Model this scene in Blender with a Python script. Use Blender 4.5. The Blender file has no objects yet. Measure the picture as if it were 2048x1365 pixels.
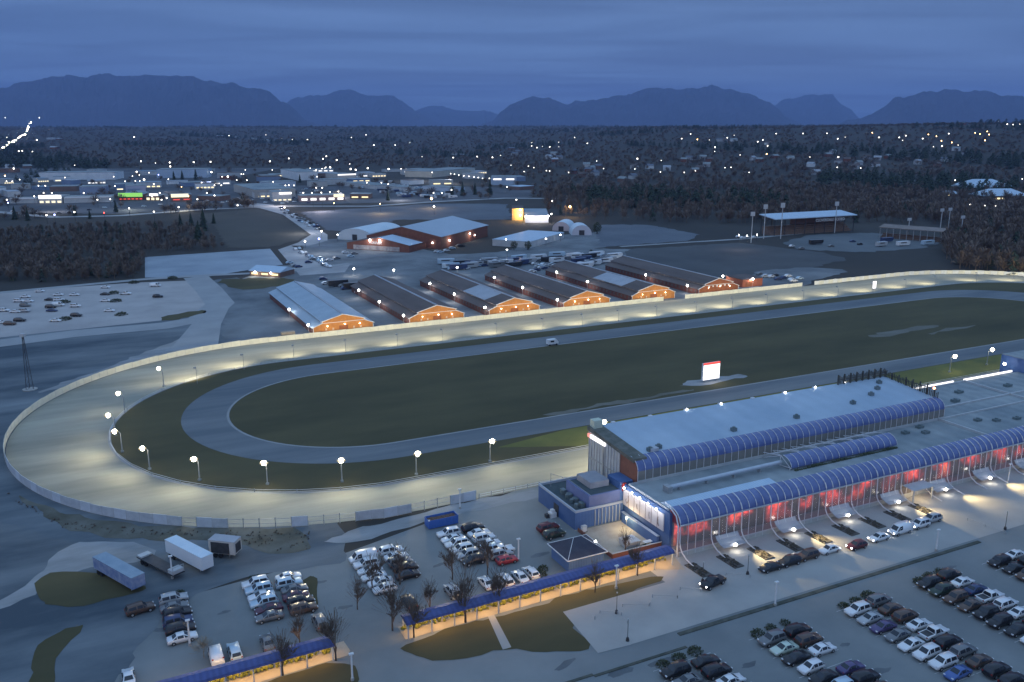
import bpy, math, random
import numpy as np
from mathutils import Vector, Matrix
random.seed(7); RNG = np.random.default_rng(11)
S = bpy.context.scene
COL = S.collection
R = math.radians
# ------------------------------------------------------------------ survey of the place
FPX, HZ, CAMH = 1750.0, 250.0, 80.0            # lens in pixels of the 2048 px photograph, horizon row, drone height
TH = math.atan((682.5 - HZ) / FPX); CT, ST = math.cos(TH), math.sin(TH)
UX, UY = 0.896, 0.444                          # u axis of the site grid (along the grandstand); v is square to it
ANG = math.atan2(UY, UX)
def ray(px, py):
    x = (px - 1024) / FPX; y = -(py - 682.5) / FPX
    return (x, CT + y * ST, -ST + y * CT)
def P(px, py, z=0.0):
    d = ray(px, py); t = (z - CAMH) / d[2]
    return (d[0] * t, d[1] * t)
def W(u, v): return (u * UX - v * UY, u * UY + v * UX)
def UV(x, y): return (x * UX + y * UY, -x * UY + y * UX)
def ss(a, b, t):
    t = min(1, max(0, (t - a) / (b - a))); return t * t * (3 - 2 * t)
def hgt(x, y):
    r = math.hypot(x, y)
    if r < 1100 or y < 0: return 0.0
    a = math.atan2(x, y); k = ss(-0.08, 0.2, a)
    w = 5 * math.sin(x * .0021 + 1) * math.sin(y * .0017) * ss(1100, 2500, r)
    return k * (64 + 14 * ss(.2, .5, a)) * ss(1100, 3400, r) + (1 - k) * 60 * ss(2200, 7500, r) + w
def hit(px, py):
    d = ray(px, py); t = 90.0
    for _ in range(1200):
        if CAMH + d[2] * t <= hgt(d[0] * t, d[1] * t): break
        t *= 1.004
        if t > 12000: break
    return (d[0] * t, d[1] * t, hgt(d[0] * t, d[1] * t))
ORD = 'first second third fourth fifth sixth seventh eighth ninth tenth eleventh twelfth thirteenth fourteenth fifteenth sixteenth seventeenth eighteenth nineteenth twentieth'.split()
ORD += ['twenty-' + o for o in ORD[:9]] + ['thirtieth'] + ['thirty-' + o for o in ORD[:9]]
# ------------------------------------------------------------------ materials
MATS = {}
def mat(name, col, col2=None, scale=.3, rough=.8, metal=0., detail=5., stretch=(1, 1, 1), emit=None, es=0., bump=0., stripes=None, world=False, spec=.3, contrast=(.35, .65), alpha=None):
    if name in MATS: return MATS[name]
    m = bpy.data.materials.new(name); m.use_nodes = True
    nt = m.node_tree; N = nt.nodes; L = nt.links; b = N['Principled BSDF']
    b.inputs['Base Color'].default_value = (*col, 1); b.inputs['Roughness'].default_value = rough
    b.inputs['Metallic'].default_value = metal; b.inputs['Specular IOR Level'].default_value = spec
    if emit: b.inputs['Emission Color'].default_value = (*emit, 1); b.inputs['Emission Strength'].default_value = es
    src = None
    if col2 or bump or stripes:
        if world: co = N.new('ShaderNodeNewGeometry').outputs['Position']
        else: co = N.new('ShaderNodeTexCoord').outputs['Object']
        mp = N.new('ShaderNodeMapping'); mp.inputs['Scale'].default_value = stretch
        if world: mp.inputs['Rotation'].default_value = (0, 0, -ANG)
        if world: mp.vector_type = 'TEXTURE'; mp.inputs['Scale'].default_value = tuple(1 / s for s in stretch); mp.inputs['Rotation'].default_value = (0, 0, ANG)
        L.new(co, mp.inputs['Vector'])
        nz = N.new('ShaderNodeTexNoise'); nz.inputs['Scale'].default_value = scale; nz.inputs['Detail'].default_value = detail
        nz.inputs['Roughness'].default_value = .62
        L.new(mp.outputs[0], nz.inputs['Vector'])
        if col2:
            rp = N.new('ShaderNodeValToRGB')
            rp.color_ramp.elements[0].position, rp.color_ramp.elements[1].position = contrast
            rp.color_ramp.elements[0].color = (*col, 1); rp.color_ramp.elements[1].color = (*col2, 1)
            L.new(nz.outputs['Fac'], rp.inputs['Fac']); src = rp.outputs['Color']
        if stripes:
            axis, fr, amt = stripes
            wv = N.new('ShaderNodeTexWave'); wv.bands_direction = axis; wv.inputs['Scale'].default_value = fr
            L.new(co, wv.inputs['Vector'])
            mx = N.new('ShaderNodeMixRGB'); mx.blend_type = 'MULTIPLY'; mx.inputs['Fac'].default_value = amt
            if src: L.new(src, mx.inputs['Color1'])
            else: mx.inputs['Color1'].default_value = (*col, 1)
            L.new(wv.outputs['Color'], mx.inputs['Color2']); src = mx.outputs['Color']
        if src: L.new(src, b.inputs['Base Color'])
        if bump:
            bp = N.new('ShaderNodeBump'); bp.inputs['Strength'].default_value = bump; bp.inputs['Distance'].default_value = .2
            L.new(nz.outputs['Fac'], bp.inputs['Height']); L.new(bp.outputs[0], b.inputs['Normal'])
    MATS[name] = m
    return m
def glow(name, col, s):
    if name in MATS: return MATS[name]
    m = bpy.data.materials.new(name); m.use_nodes = True; nt = m.node_tree; nt.nodes.clear()
    e = nt.nodes.new('ShaderNodeEmission'); o = nt.nodes.new('ShaderNodeOutputMaterial')
    e.inputs[0].default_value = (*col, 1); e.inputs[1].default_value = s
    nt.links.new(e.outputs[0], o.inputs[0]); m.cycles.emission_sampling = 'NONE'
    MATS[name] = m; return m
def glassy(name, col, trans, rough=.12, metalcol=(.5, .55, .65)):
    m = bpy.data.materials.new(name); m.use_nodes = True; nt = m.node_tree; nt.nodes.clear(); N = nt.nodes; L = nt.links
    o = N.new('ShaderNodeOutputMaterial'); t = N.new('ShaderNodeBsdfTransparent'); d = N.new('ShaderNodeBsdfPrincipled')
    d.inputs['Base Color'].default_value = (*col, 1); d.inputs['Roughness'].default_value = rough; d.inputs['Specular IOR Level'].default_value = .6
    t.inputs[0].default_value = (*metalcol, 1)
    mx = N.new('ShaderNodeMixShader'); mx.inputs[0].default_value = 1 - trans
    L.new(t.outputs[0], mx.inputs[1]); L.new(d.outputs[0], mx.inputs[2]); L.new(mx.outputs[0], o.inputs[0])
    MATS[name] = m; return m
# ------------------------------------------------------------------ mesh builder
class MB:
    def __init__(s, off=(0, 0)): s.v = []; s.f = []; s.mi = []; s.off = off; s.m = 0
    def vert(s, x, y, z): s.v.append((x - s.off[0], y - s.off[1], z)); return len(s.v) - 1
    def face(s, pts, m=None):
        i = [s.vert(*p) for p in pts]; s.f.append(i); s.mi.append(s.m if m is None else m)
    def box(s, x0, x1, y0, y1, z0, z1, m=None, top=None):
        a = [(x0, y0, z0), (x1, y0, z0), (x1, y1, z0), (x0, y1, z0), (x0, y0, z1), (x1, y0, z1), (x1, y1, z1), (x0, y1, z1)]
        for k, q in enumerate(((0, 1, 5, 4), (1, 2, 6, 5), (2, 3, 7, 6), (3, 0, 4, 7), (4, 5, 6, 7), (3, 2, 1, 0))):
            s.face([a[j] for j in q], top if (k == 4 and top is not None) else m)
        return s
    def prism(s, pts, z0, z1, m=None, top=None):
        n = len(pts)
        for k in range(n):
            a, b = pts[k], pts[(k + 1) % n]
            s.face([(a[0], a[1], z0), (b[0], b[1], z0), (b[0], b[1], z1), (a[0], a[1], z1)], m)
        s.face([(p[0], p[1], z1) for p in pts], top if top is not None else m)
        return s
    def extr(s, prof, x0, x1, m=None, caps=True, axis='x'):     # profile (y,z) swept along x (or profile (x,z) along y)
        g = (lambda t, p: (t, p[0], p[1])) if axis == 'x' else (lambda t, p: (p[0], t, p[1]))
        n = len(prof)
        for k in range(n if caps else n - 1):
            a, b = prof[k], prof[(k + 1) % n]
            s.face([g(x0, a), g(x1, a), g(x1, b), g(x0, b)], m)
        if caps: s.face([g(x0, p) for p in prof], m); s.face([g(x1, p) for p in reversed(prof)], m)
        return s
    def tube(s, pts, r, n=6, m=None):
        rs = r if isinstance(r, (list, tuple)) else [r] * len(pts)
        pv = [Vector(p) for p in pts]; rings = []
        for k, p in enumerate(pv):
            d = (pv[min(k + 1, len(pv) - 1)] - pv[max(k - 1, 0)]).normalized()
            a = d.orthogonal().normalized() if abs(d.z) < .99 else Vector((1, 0, 0)); b = d.cross(a)
            rings.append([s.vert(*(p + (a * math.cos(2 * math.pi * j / n) + b * math.sin(2 * math.pi * j / n)) * rs[k])) for j in range(n)])
        for q, w in zip(rings, rings[1:]):
            for j in range(n): s.f.append([q[j], q[(j + 1) % n], w[(j + 1) % n], w[j]]); s.mi.append(s.m if m is None else m)
        for q in (rings[0], rings[-1]): s.f.append(list(q)); s.mi.append(s.m if m is None else m)
        return s
    def ball(s, c, r, n=8, sq=(1, 1, 1), m=None):
        rows = max(3, n // 2 + 1)
        g = [[s.vert(c[0] + r * sq[0] * math.sin(math.pi * i / rows) * math.cos(2 * math.pi * j / n), c[1] + r * sq[1] * math.sin(math.pi * i / rows) * math.sin(2 * math.pi * j / n), c[2] + r * sq[2] * math.cos(math.pi * i / rows)) for j in range(n)] for i in range(rows + 1)]
        for i in range(rows):
            for j in range(n): s.f.append([g[i][j], g[i + 1][j], g[i + 1][(j + 1) % n], g[i][(j + 1) % n]]); s.mi.append(s.m if m is None else m)
        return s
    def mesh(s, name, mats):
        me = bpy.data.meshes.new(name); me.from_pydata(s.v, [], s.f)
        for m in (mats if isinstance(mats, (list, tuple)) else [mats]): me.materials.append(m)
        me.polygons.foreach_set('material_index', s.mi); me.update(); return me
    def build(s, name, mats, parent=None, loc=None, smooth=False):
        me = s.mesh(name, mats)
        if smooth: me.polygons.foreach_set('use_smooth', [True] * len(me.polygons))
        return link(name, me, parent, loc)
def link(name, data, parent=None, loc=None, rot=None):
    o = bpy.data.objects.new(name, data); COL.objects.link(o)
    if parent: o.parent = parent
    if loc is not None: o.location = loc
    if rot is not None: o.rotation_euler = rot if isinstance(rot, tuple) else (0, 0, rot)
    return o
def tag(o, label=None, cat=None, group=None, kind=None):
    if label: o['label'] = label
    if cat: o['category'] = cat
    if group: o['group'] = group
    if kind: o['kind'] = kind
    return o
def thing(name, label, cat, loc=(0, 0, 0), rot=0., group=None):
    return tag(link(name, None, None, loc, rot), label, cat, group)
def gthing(name, label, cat, u, v, group=None, rot=0., z=0.):      # a thing standing on the site grid
    x, y = W(u, v); return thing(name, label, cat, (x, y, z), ANG + rot, group)
def dup(root, loc, rot, label=None, group=None):
    r = root.copy(); COL.objects.link(r); r.location = loc; r.rotation_euler = (0, 0, rot)
    if label: r['label'] = label
    if group: r['group'] = group
    for ch in list(root.children):
        c = ch.copy(); COL.objects.link(c); c.parent = r
        for g in ch.children:
            d = g.copy(); COL.objects.link(d); d.parent = c
    return r
NATURAL = {'dirt_lot', 'pale_gravel', 'winter_grass', 'weedy_ground', 'bare_field', 'paddock', 'arena_dirt', 'barn_yard_gravel', 'worn_grass', 'far_lot_asphalt', 'town_asphalt'}
def ragged(pts):
    for _ in range(2):
        q = []
        for k in range(len(pts)):
            a, b = pts[k], pts[(k + 1) % len(pts)]; d = math.hypot(b[0] - a[0], b[1] - a[1]); f = min(.25, 5 / max(d, .1))
            q += [(a[0] + (b[0] - a[0]) * f, a[1] + (b[1] - a[1]) * f), (b[0] + (a[0] - b[0]) * f, b[1] + (a[1] - b[1]) * f)]
        pts = q
    q = []
    for k in range(len(pts)):
        a, b = pts[k], pts[(k + 1) % len(pts)]; d = math.hypot(b[0] - a[0], b[1] - a[1]); r = math.hypot(*a); n = max(1, min(40, int(d / (.008 * r + .4))))
        for j in range(n):
            f = j / n; w = .0022 * r + .12; x, y = a[0] + (b[0] - a[0]) * f, a[1] + (b[1] - a[1]) * f
            q.append((x + w * (math.sin(x * .31 + y * .7) + random.uniform(-.8, .8)), y + w * (math.sin(y * .37 - x * .5) + random.uniform(-.8, .8))))
    return q
def sheet(name, pts, z, m, kind='structure'):                        # a flat ground sheet from world xy points
    if m.name in NATURAL and name != 'infield': pts = ragged(pts)
    b = MB(); b.face([(p[0], p[1], 0) for p in pts]); o = b.build(name, m); o.location.z = z; o['kind'] = kind; return o
def px_sheet(name, pts, z, m): return sheet(name, [P(*p) for p in pts], z, m)
def uv_sheet(name, pts, z, m): return sheet(name, [W(*p) for p in pts], z, m)
def ribbon(pts, w):
    l, r = [], []
    for k, p in enumerate(pts):
        a, b = pts[max(0, k - 1)], pts[min(len(pts) - 1, k + 1)]
        d = math.hypot(b[0] - a[0], b[1] - a[1]); n = (-(b[1] - a[1]) / d, (b[0] - a[0]) / d)
        ww = w[k] if isinstance(w, (list, tuple)) else w
        l.append((p[0] + n[0] * ww / 2, p[1] + n[1] * ww / 2)); r.append((p[0] - n[0] * ww / 2, p[1] - n[1] * ww / 2))
    return l, r
def road(name, pts, w, z, m):
    b = MB(); l, r = ribbon(pts, w)
    for k in range(len(l) - 1): b.face([(*l[k], 0), (*r[k], 0), (*r[k + 1], 0), (*l[k + 1], 0)])
    o = b.build(name, m); o.location.z = z; o['kind'] = 'structure'; return o
def lamp_light(parent, loc, energy, col, r=.3, spot=None, aim=None, blend=1.):
    d = bpy.data.lights.new('lamp_glow', 'SPOT' if spot else 'POINT'); d.energy = energy; d.color = col; d.shadow_soft_size = r
    if spot: d.spot_size = R(spot); d.spot_blend = blend
    o = link('lamp_glow', d, parent, loc)
    if aim is not None: o.rotation_euler = Vector(aim).to_track_quat('-Z', 'Y').to_euler()
    return o
# ------------------------------------------------------------------ palette
ASPH = mat('asphalt', (.115, .135, .145), (.25, .265, .265), .03, .75, world=True, bump=.15, detail=13, contrast=(.25, .72))
PINK = mat('worn_asphalt', (.34, .32, .315), (.44, .415, .405), .05, .85, world=True, detail=8)
DIRT = mat('dirt_lot', (.05, .07, .09), (.22, .245, .26), .022, .8, world=True, detail=13, stretch=(.8, 2.5, 1), contrast=(.36, .76))
GRAV = mat('pale_gravel', (.2, .21, .215), (.33, .34, .35), .05, .9, world=True, detail=10, stretch=(1, 3, 1))
CONC = mat('concrete', (.3, .3, .29), (.37, .365, .35), .08, .8, world=True, detail=8)
GRASS = mat('winter_grass', (.05, .048, .024), (.112, .096, .046), .025, .95, world=True, detail=13, bump=.3, contrast=(.3, .72), stretch=(.5, 1.5, 1))
GREEN = mat('green_grass', (.13, .16, .035), (.2, .21, .05), .06, .95, world=True, detail=10)
FLOOR = mat('forest_floor', (.034, .033, .03), (.055, .05, .044), .006, .95, world=True, detail=11)
TRACK = mat('stonedust', (.185, .185, .155), (.4, .38, .305), .05, .9, world=True, detail=10, stretch=(.3, 1.6, 1), contrast=(.28, .7))
JOG = mat('damp_stonedust', (.1, .12, .14), (.18, .195, .205), .05, .8, world=True, detail=7, stretch=(.25, 2, 1))
WHITE = mat('white_paint', (.72, .72, .72), (.6, .61, .62), 1.2, .5)
FENCEW = mat('cream_board', (.75, .72, .58), (.62, .6, .5), .35, .6)
FENCEB = mat('weathered_board', (.5, .53, .56), (.38, .41, .45), .5, .6)
STEEL = mat('grey_steel', (.42, .43, .44), (.33, .34, .35), 1., .45, .4)
DARK = mat('dark_metal', (.035, .035, .04), (.06, .06, .065), 1., .5)
TYRE = mat('rubber', (.02, .02, .022), rough=.8)
BLUER = mat('blue_roof', (.07, .09, .24), (.09, .112, .29), .8, .5, stripes=('X', .35, .18))
BLUEW = mat('blue_cladding', (.075, .15, .34), (.1, .19, .41), .3, .6, stripes=('X', .9, .3))
VAULT = mat('blue_glass_vault', (.07, .1, .25), (.12, .16, .34), .5, .2, spec=.6)
ROOFL = mat('pale_membrane', (.36, .4, .46), (.48, .51, .55), .08, .7, detail=12, stripes=('X', .1, .12))
ROOFG = mat('grey_membrane', (.17, .21, .235), (.33, .36, .37), .07, .75, detail=12, stripes=('X', .08, .1))
ROOFS = mat('sky_blue_metal_roof', (.42, .55, .68), (.48, .6, .72), .3, .45, stripes=('X', .5, .12))
BRICK = mat('red_brown_cladding', (.16, .065, .045), (.21, .085, .06), .5, .75)
ORANGE = mat('orange_boards', (.58, .25, .07), (.45, .18, .055), .8, .75, stripes=('X', 2.2, .35))
REDW = mat('red_brown_boards', (.2, .075, .06), (.14, .055, .045), .7, .8, stripes=('Y', 1.6, .3))
BROOF = mat('brown_roof', (.095, .078, .075), (.14, .115, .11), .12, .85, detail=9, stretch=(1, .25, 1))
BARNBL = mat('blue_barn_roof', (.3, .39, .47), (.37, .46, .54), .15, .5, stripes=('Y', .45, .12))
PALEM = mat('pale_metal_roof', (.3, .33, .38), (.36, .39, .44), .15, .55)
WALLG = mat('grey_panel', (.5, .52, .53), (.4, .42, .44), .25, .6)
WALLW = mat('white_panel', (.7, .73, .75), (.58, .62, .66), .12, .6)
WALLB = mat('brown_cladding', (.15, .1, .085), (.2, .13, .11), .25, .8)
SOIL = mat('dark_mulch', (.05, .045, .04), (.08, .07, .06), .8, .95, bump=.5)
BARK = mat('bark', (.06, .05, .043), (.09, .075, .065), 2., .9)
TWIG = mat('bare_twigs', (.135, .102, .082), (.185, .145, .118), .05, .95)
TWIGP = mat('pale_dry_twigs', (.2, .18, .14), (.26, .23, .18), .8, .95)
NEEDLE = mat('conifer_needles', (.022, .038, .03), (.045, .065, .04), .3, .9)
BUSH = mat('shrub_leaves', (.04, .055, .035), (.08, .09, .05), .6, .9)
HEDGE = mat('hedge_leaves', (.16, .17, .03), (.26, .24, .04), .8, .9)
WGLASS = mat('window_glass', (.025, .03, .04), rough=.12, spec=.6)
LAMPW = glow('lamp_white', (1, .97, .95), 30); LAMPY = glow('lamp_warm', (1, .9, .68), 40); LAMPO = glow('lamp_sodium', (1, .6, .22), 18)
LAMPT = glow('lamp_town', (1, .93, .82), 7); LAMPR = glow('lamp_red', (1, .08, .06), 5); LAMPB = glow('lamp_blue', (.3, .35, 1), 9)
LITP = glow('lit_panel', (1, .98, 1), 1.6); LITG = glow('lit_green', (.35, .85, .2), .8); LITY = glow('lit_cream', (1, .88, .6), 1.3); LITR = glow('lit_red', (1, .12, .1), 1.)
exec_order = []
# ------------------------------------------------------------------ world, added top light, camera, air
w = bpy.data.worlds.new('World'); S.world = w; w.use_nodes = True
nt = w.node_tree; N = nt.nodes; L = nt.links; N.clear()
out = N.new('ShaderNodeOutputWorld'); bg = N.new('ShaderNodeBackground'); bg2 = N.new('ShaderNodeBackground'); ad = N.new('ShaderNodeAddShader')
sky = N.new('ShaderNodeTexSky'); sky.sky_type = 'NISHITA'; sky.sun_disc = False; sky.sun_elevation = R(4.0); sky.sun_rotation = R(200); sky.altitude = 100
L.new(sky.outputs[0], bg.inputs[0]); bg.inputs[1].default_value = .02
tc = N.new('ShaderNodeTexCoord'); sp = N.new('ShaderNodeSeparateXYZ'); L.new(tc.outputs['Generated'], sp.inputs[0])
def mth(op, a, b=None):
    n = N.new('ShaderNodeMath'); n.operation = op
    for k, q in enumerate((a, b)):
        if q is None: continue
        if isinstance(q, (int, float)): n.inputs[k].default_value = q
        else: L.new(q, n.inputs[k])
    return n.outputs[0]
zc = mth('MAXIMUM', sp.outputs['Z'], 0.0)
den = mth('ADD', zc, .035)
cb = N.new('ShaderNodeCombineXYZ'); L.new(mth('DIVIDE', sp.outputs['X'], den), cb.inputs[0]); L.new(mth('DIVIDE', sp.outputs['Y'], den), cb.inputs[1])
mp = N.new('ShaderNodeMapping'); mp.inputs['Scale'].default_value = (.45, 1.0, 1); mp.inputs['Rotation'].default_value = (0, 0, R(7)); L.new(cb.outputs[0], mp.inputs[0])
n1 = N.new('ShaderNodeTexNoise'); n1.inputs['Scale'].default_value = .6; n1.inputs['Detail'].default_value = 7; n1.inputs['Roughness'].default_value = .52; n1.inputs['Distortion'].default_value = .9; L.new(mp.outputs[0], n1.inputs[0])
rampe = N.new('ShaderNodeValToRGB'); cr = rampe.color_ramp
cr.elements[0].position = 0; cr.elements[0].color = (.078, .195, .46, 1)
cr.elements[1].position = 1; cr.elements[1].color = (.36, .56, .86, 1)
for p_, c_ in ((.04, (.08, .192, .455, 1)), (.09, (.068, .16, .4, 1)), (.14, (.07, .14, .34, 1)), (.2, (.17, .29, .54, 1)), (.45, (.3, .47, .76, 1))):
    e = cr.elements.new(p_); e.color = c_
L.new(zc, rampe.inputs[0])
rc = N.new('ShaderNodeValToRGB'); rc.color_ramp.elements[0].position = .36; rc.color_ramp.elements[1].position = .66
rc.color_ramp.elements[0].color = (.56, .66, .74, 1); rc.color_ramp.elements[1].color = (1.25, 1.2, 1.13, 1)
L.new(n1.outputs['Fac'], rc.inputs[0])
mm = N.new('ShaderNodeMixRGB'); mm.blend_type = 'MULTIPLY'; mm.inputs[0].default_value = 1; L.new(rampe.outputs[0], mm.inputs[1]); L.new(rc.outputs[0], mm.inputs[2])
L.new(mm.outputs[0], bg2.inputs[0]); bg2.inputs[1].default_value = 1.03
L.new(bg.outputs[0], ad.inputs[0]); L.new(bg2.outputs[0], ad.inputs[1]); L.new(ad.outputs[0], out.inputs[0])
sun = bpy.data.lights.new('soft_top_light', 'SUN'); sun.energy = .12; sun.angle = R(25); sun.color = (1, .92, .85)
so = link('soft_top_light', sun); so.rotation_euler = (R(62), 0, R(-20))  # faint lamp added for soft top lighting; the real sun has set
cam = bpy.data.cameras.new('camera'); co = link('camera', cam, None, (0, 0, CAMH)); co.rotation_euler = (math.pi / 2 - TH, 0, 0)
cam.sensor_width = 36; cam.lens = FPX / 2048 * 36; cam.clip_end = 80000; cam.clip_start = 1; S.camera = co
S.view_settings.view_transform = 'Standard'; S.view_settings.look = 'None'; S.view_settings.exposure = 0.2; S.view_settings.gamma = 1; S.view_settings.use_curve_mapping = False
S.cycles.use_denoising = True; S.cycles.max_bounces = 6; S.cycles.transparent_max_bounces = 12; S.cycles.sample_clamp_indirect = 3; S.cycles.sample_clamp_direct = 0
S.cycles.volume_bounces = 0
hz = MB(); hz.box(-36000, 36000, -1500, 36000, -3, 1500); ho = hz.build('haze', []); ho['kind'] = 'stuff'
hm = bpy.data.materials.new('air'); hm.use_nodes = True; hn = hm.node_tree; hn.nodes.clear()
pv = hn.nodes.new('ShaderNodeVolumePrincipled'); oo = hn.nodes.new('ShaderNodeOutputMaterial'); hn.links.new(pv.outputs[0], oo.inputs['Volume'])
pv.inputs['Color'].default_value = (.4, .56, 1, 1); pv.inputs['Density'].default_value = 5e-5; pv.inputs['Anisotropy'].default_value = 0
ho.data.materials.append(hm)
# ------------------------------------------------------------------ terrain and far mountains
b = MB(); rs = [0] + [30 * 1.13 ** k for k in range(64) if 30 * 1.13 ** k < 33000] + [33500]; na = 120
grid = []
for r_ in rs:
    row = []
    for k in range(na + 1):
        a = -1.15 + 2.3 * k / na
        x, y = r_ * math.sin(a), r_ * math.cos(a) - 0.0
        row.append(b.vert(x, y - (60 if r_ < 60 else 0), hgt(x, y) if r_ < 9000 else hgt(x, y) * (1 - ss(9000, 15000, r_))))
    grid.append(row)
for q, w_ in zip(grid, grid[1:]):
    for k in range(na): b.f.append([q[k], q[k + 1], w_[k + 1], w_[k]]); b.mi.append(0)
tag(b.build('ground', FLOOR), kind='structure')
MTN = mat('mountain_forest', (.02, .026, .035), (.05, .05, .075), .0009, .95, world=True, detail=9)
SNOW = mat('snow', (.75, .78, .82), rough=.8)
def mountain(name, prof, dist, snow=None):
    b = MB(); xs = np.arange(prof[0][0], prof[-1][0] + 1, 5.0)
    ys = np.interp(xs, [p[0] for p in prof], [p[1] for p in prof])
    from mathutils import noise
    rows = [(-.3, 0)] + [(-.3 + .3 * f, f ** .9) for f in np.linspace(.1, 1, 15)] + [(.06, .7), (.2, 0)]
    g = []
    for fr, hh in rows:
        row = []
        for k, (x, y) in enumerate(zip(xs, ys)):
            rug = noise.fractal(Vector((x * .035, dist * .001, 1.7)), .8, 2.2, 5)
            y2 = y + 5.5 * rug + random.uniform(-.4, .4)
            gul = noise.fractal(Vector((x * .05 + fr * 4, fr * 9, dist * .0007)), .7, 2.1, 5) if 0 < hh < 1 else 0
            d = dist * (1 + fr * .5)
            z = max(0, (HZ - y2) / 1802 * dist + CAMH) * hh * (1 + .32 * gul * (1 - hh * .75))
            row.append(b.vert((x - 1024) / 1802 * d, d, z))
        g.append(row)
    for i in range(len(rows) - 1):
        for k in range(len(xs) - 1):
            b.f.append([g[i][k], g[i][k + 1], g[i + 1][k + 1], g[i + 1][k]])
            b.mi.append(1 if snow and snow(xs[k], i) else 0)
    tag(b.build(name, [MTN, SNOW], smooth=False), kind='structure')
mountain('mountains', [(-260, 190), (-60, 168), (20, 180), (60, 168), (120, 154), (180, 158), (270, 154), (380, 156), (440, 168), (500, 176), (545, 188), (580, 215), (610, 242), (640, 252)], 19000)
mountain('mountains', [(480, 252), (560, 215), (600, 196), (700, 184), (760, 196), (790, 192), (820, 215), (860, 238), (900, 252)], 26000)
mountain('mountains', [(780, 235), (860, 214), (940, 222), (1020, 230), (1090, 250)], 31500)
mountain('mountains', [(940, 253), (985, 244), (1020, 212), (1050, 198), (1095, 196), (1130, 208), (1190, 204), (1260, 188), (1310, 178), (1360, 182), (1420, 176), (1470, 184), (1530, 206), (1570, 232), (1610, 252)], 21000)
mountain('mountains', [(1500, 250), (1560, 200), (1610, 192), (1660, 194), (1700, 222), (1730, 252)], 29000)
mountain('mountains', [(1670, 252), (1740, 230), (1790, 198), (1850, 186), (1900, 181), (1980, 190), (2050, 196), (2120, 186), (2240, 205), (2360, 220)], 18000)
# ------------------------------------------------------------------ ground sheets
uv_sheet('parking_lot', [(-160, 20), (420, 20), (420, 166), (90, 166), (40, 152), (-160, 130)], .03, ASPH)
px_sheet('dirt_lot', [(-400, 1365), (-400, 690), (-60, 680), (330, 640), (420, 560), (480, 555), (560, 640), (560, 700), (760, 700), (650, 900), (700, 1130), (640, 1130), (400, 1175), (300, 1260), (200, 1420), (100, 1500)], .05, DIRT)
uv_sheet('barn_yard', [(44, 326), (330, 326), (352, 345), (345, 470), (300, 500), (110, 520), (60, 460)], .06, mat('barn_yard_gravel', (.1, .115, .13), (.21, .23, .245), .04, .9, world=True, detail=9))
def stadium(uL, uR, vc, r, n=40):
    p = [(uR + r * math.cos(a), vc + r * math.sin(a)) for a in np.linspace(-math.pi / 2, math.pi / 2, n)]
    p += [(uL + r * math.cos(a), vc + r * math.sin(a)) for a in np.linspace(math.pi / 2, 3 * math.pi / 2, n)]
    return p
def ring(name, outer, inner, z, m):
    b = MB(); n = len(outer)
    for k in range(n):
        a, c, d, e = W(*outer[k]), W(*outer[(k + 1) % n]), W(*inner[(k + 1) % n]), W(*inner[k])
        b.face([(*a, 0), (*c, 0), (*d, 0), (*e, 0)])
    o = b.build(name, m); o.location.z = z; o['kind'] = 'structure'
OUT = stadium(60, 394.5, 245.8, 82.3); INN = stadium(61, 399, 239, 59.5); PO = stadium(67.5, 371, 242.2, 47.8); PI_ = stadium(68, 358, 241, 36)
ring('race_track', OUT, INN, .09, TRACK); ring('track_verge', INN, PO, .08, GRASS); ring('training_track', PO, PI_, .1, JOG)
uv_sheet('infield', PI_, .07, GRASS)
road('track_edge', [W(*p) for p in PI_ + PI_[:1]], .7, .12, mat('pale_sand', (.34, .34, .33), (.25, .26, .27), .1, .9, world=True))
road('track_edge', [W(*p) for p in INN + INN[:1]], .8, .12, MATS['pale_sand'])
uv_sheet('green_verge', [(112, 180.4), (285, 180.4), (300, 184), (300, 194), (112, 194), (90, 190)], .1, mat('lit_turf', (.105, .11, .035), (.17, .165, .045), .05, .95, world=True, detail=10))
uv_sheet('sand_patch', [(164, 212), (182, 210.5), (192, 212), (190, 216), (178, 217), (166, 215)], .1, GRAV)
for q in ([(268, 232), (300, 233), (318, 236), (302, 239), (276, 237)], [(292, 226), (322, 228), (330, 231), (300, 230)], [(110, 206), (160, 207), (170, 209), (120, 209)]):
    uv_sheet('worn_turf', q, .1, mat('worn_grass', (.12, .115, .09), (.17, .165, .14), .06, .95, world=True, detail=9))
px_sheet('gravel_yard', [(640, 1090), (700, 1062), (850, 1025), (1000, 990), (1085, 978), (1085, 1000), (1000, 1010), (900, 1032), (800, 1062), (700, 1085)], .07, GRAV)
px_sheet('gravel_yard', [(-60, 1240), (60, 1170), (130, 1090), (200, 1080), (330, 1095), (300, 1125), (200, 1128), (110, 1160), (40, 1205)], .07, GRAV)
px_sheet('gravel_yard', [(60, 790), (200, 740), (330, 690), (400, 665), (425, 700), (330, 713), (220, 742), (130, 775)], .07, GRAV)
px_sheet('rough_grass', [(20, 985), (130, 1030), (300, 1056), (620, 1056), (620, 1105), (560, 1112), (440, 1080), (300, 1085), (140, 1065)], .08, mat('weedy_ground', (.075, .07, .05), (.15, .15, .13), .12, .95, world=True, detail=11))
px_sheet('grass_island', [(78, 1150), (190, 1140), (300, 1165), (285, 1187), (95, 1222), (72, 1200)], .09, GRASS)
px_sheet('grass_island', [(45, 1420), (65, 1305), (100, 1272), (190, 1246), (110, 1300), (98, 1420)], .09, GRASS)
px_sheet('grass_island', [(612, 1150), (630, 1160), (640, 1213), (590, 1236), (575, 1200)], .09, GRASS)
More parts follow.
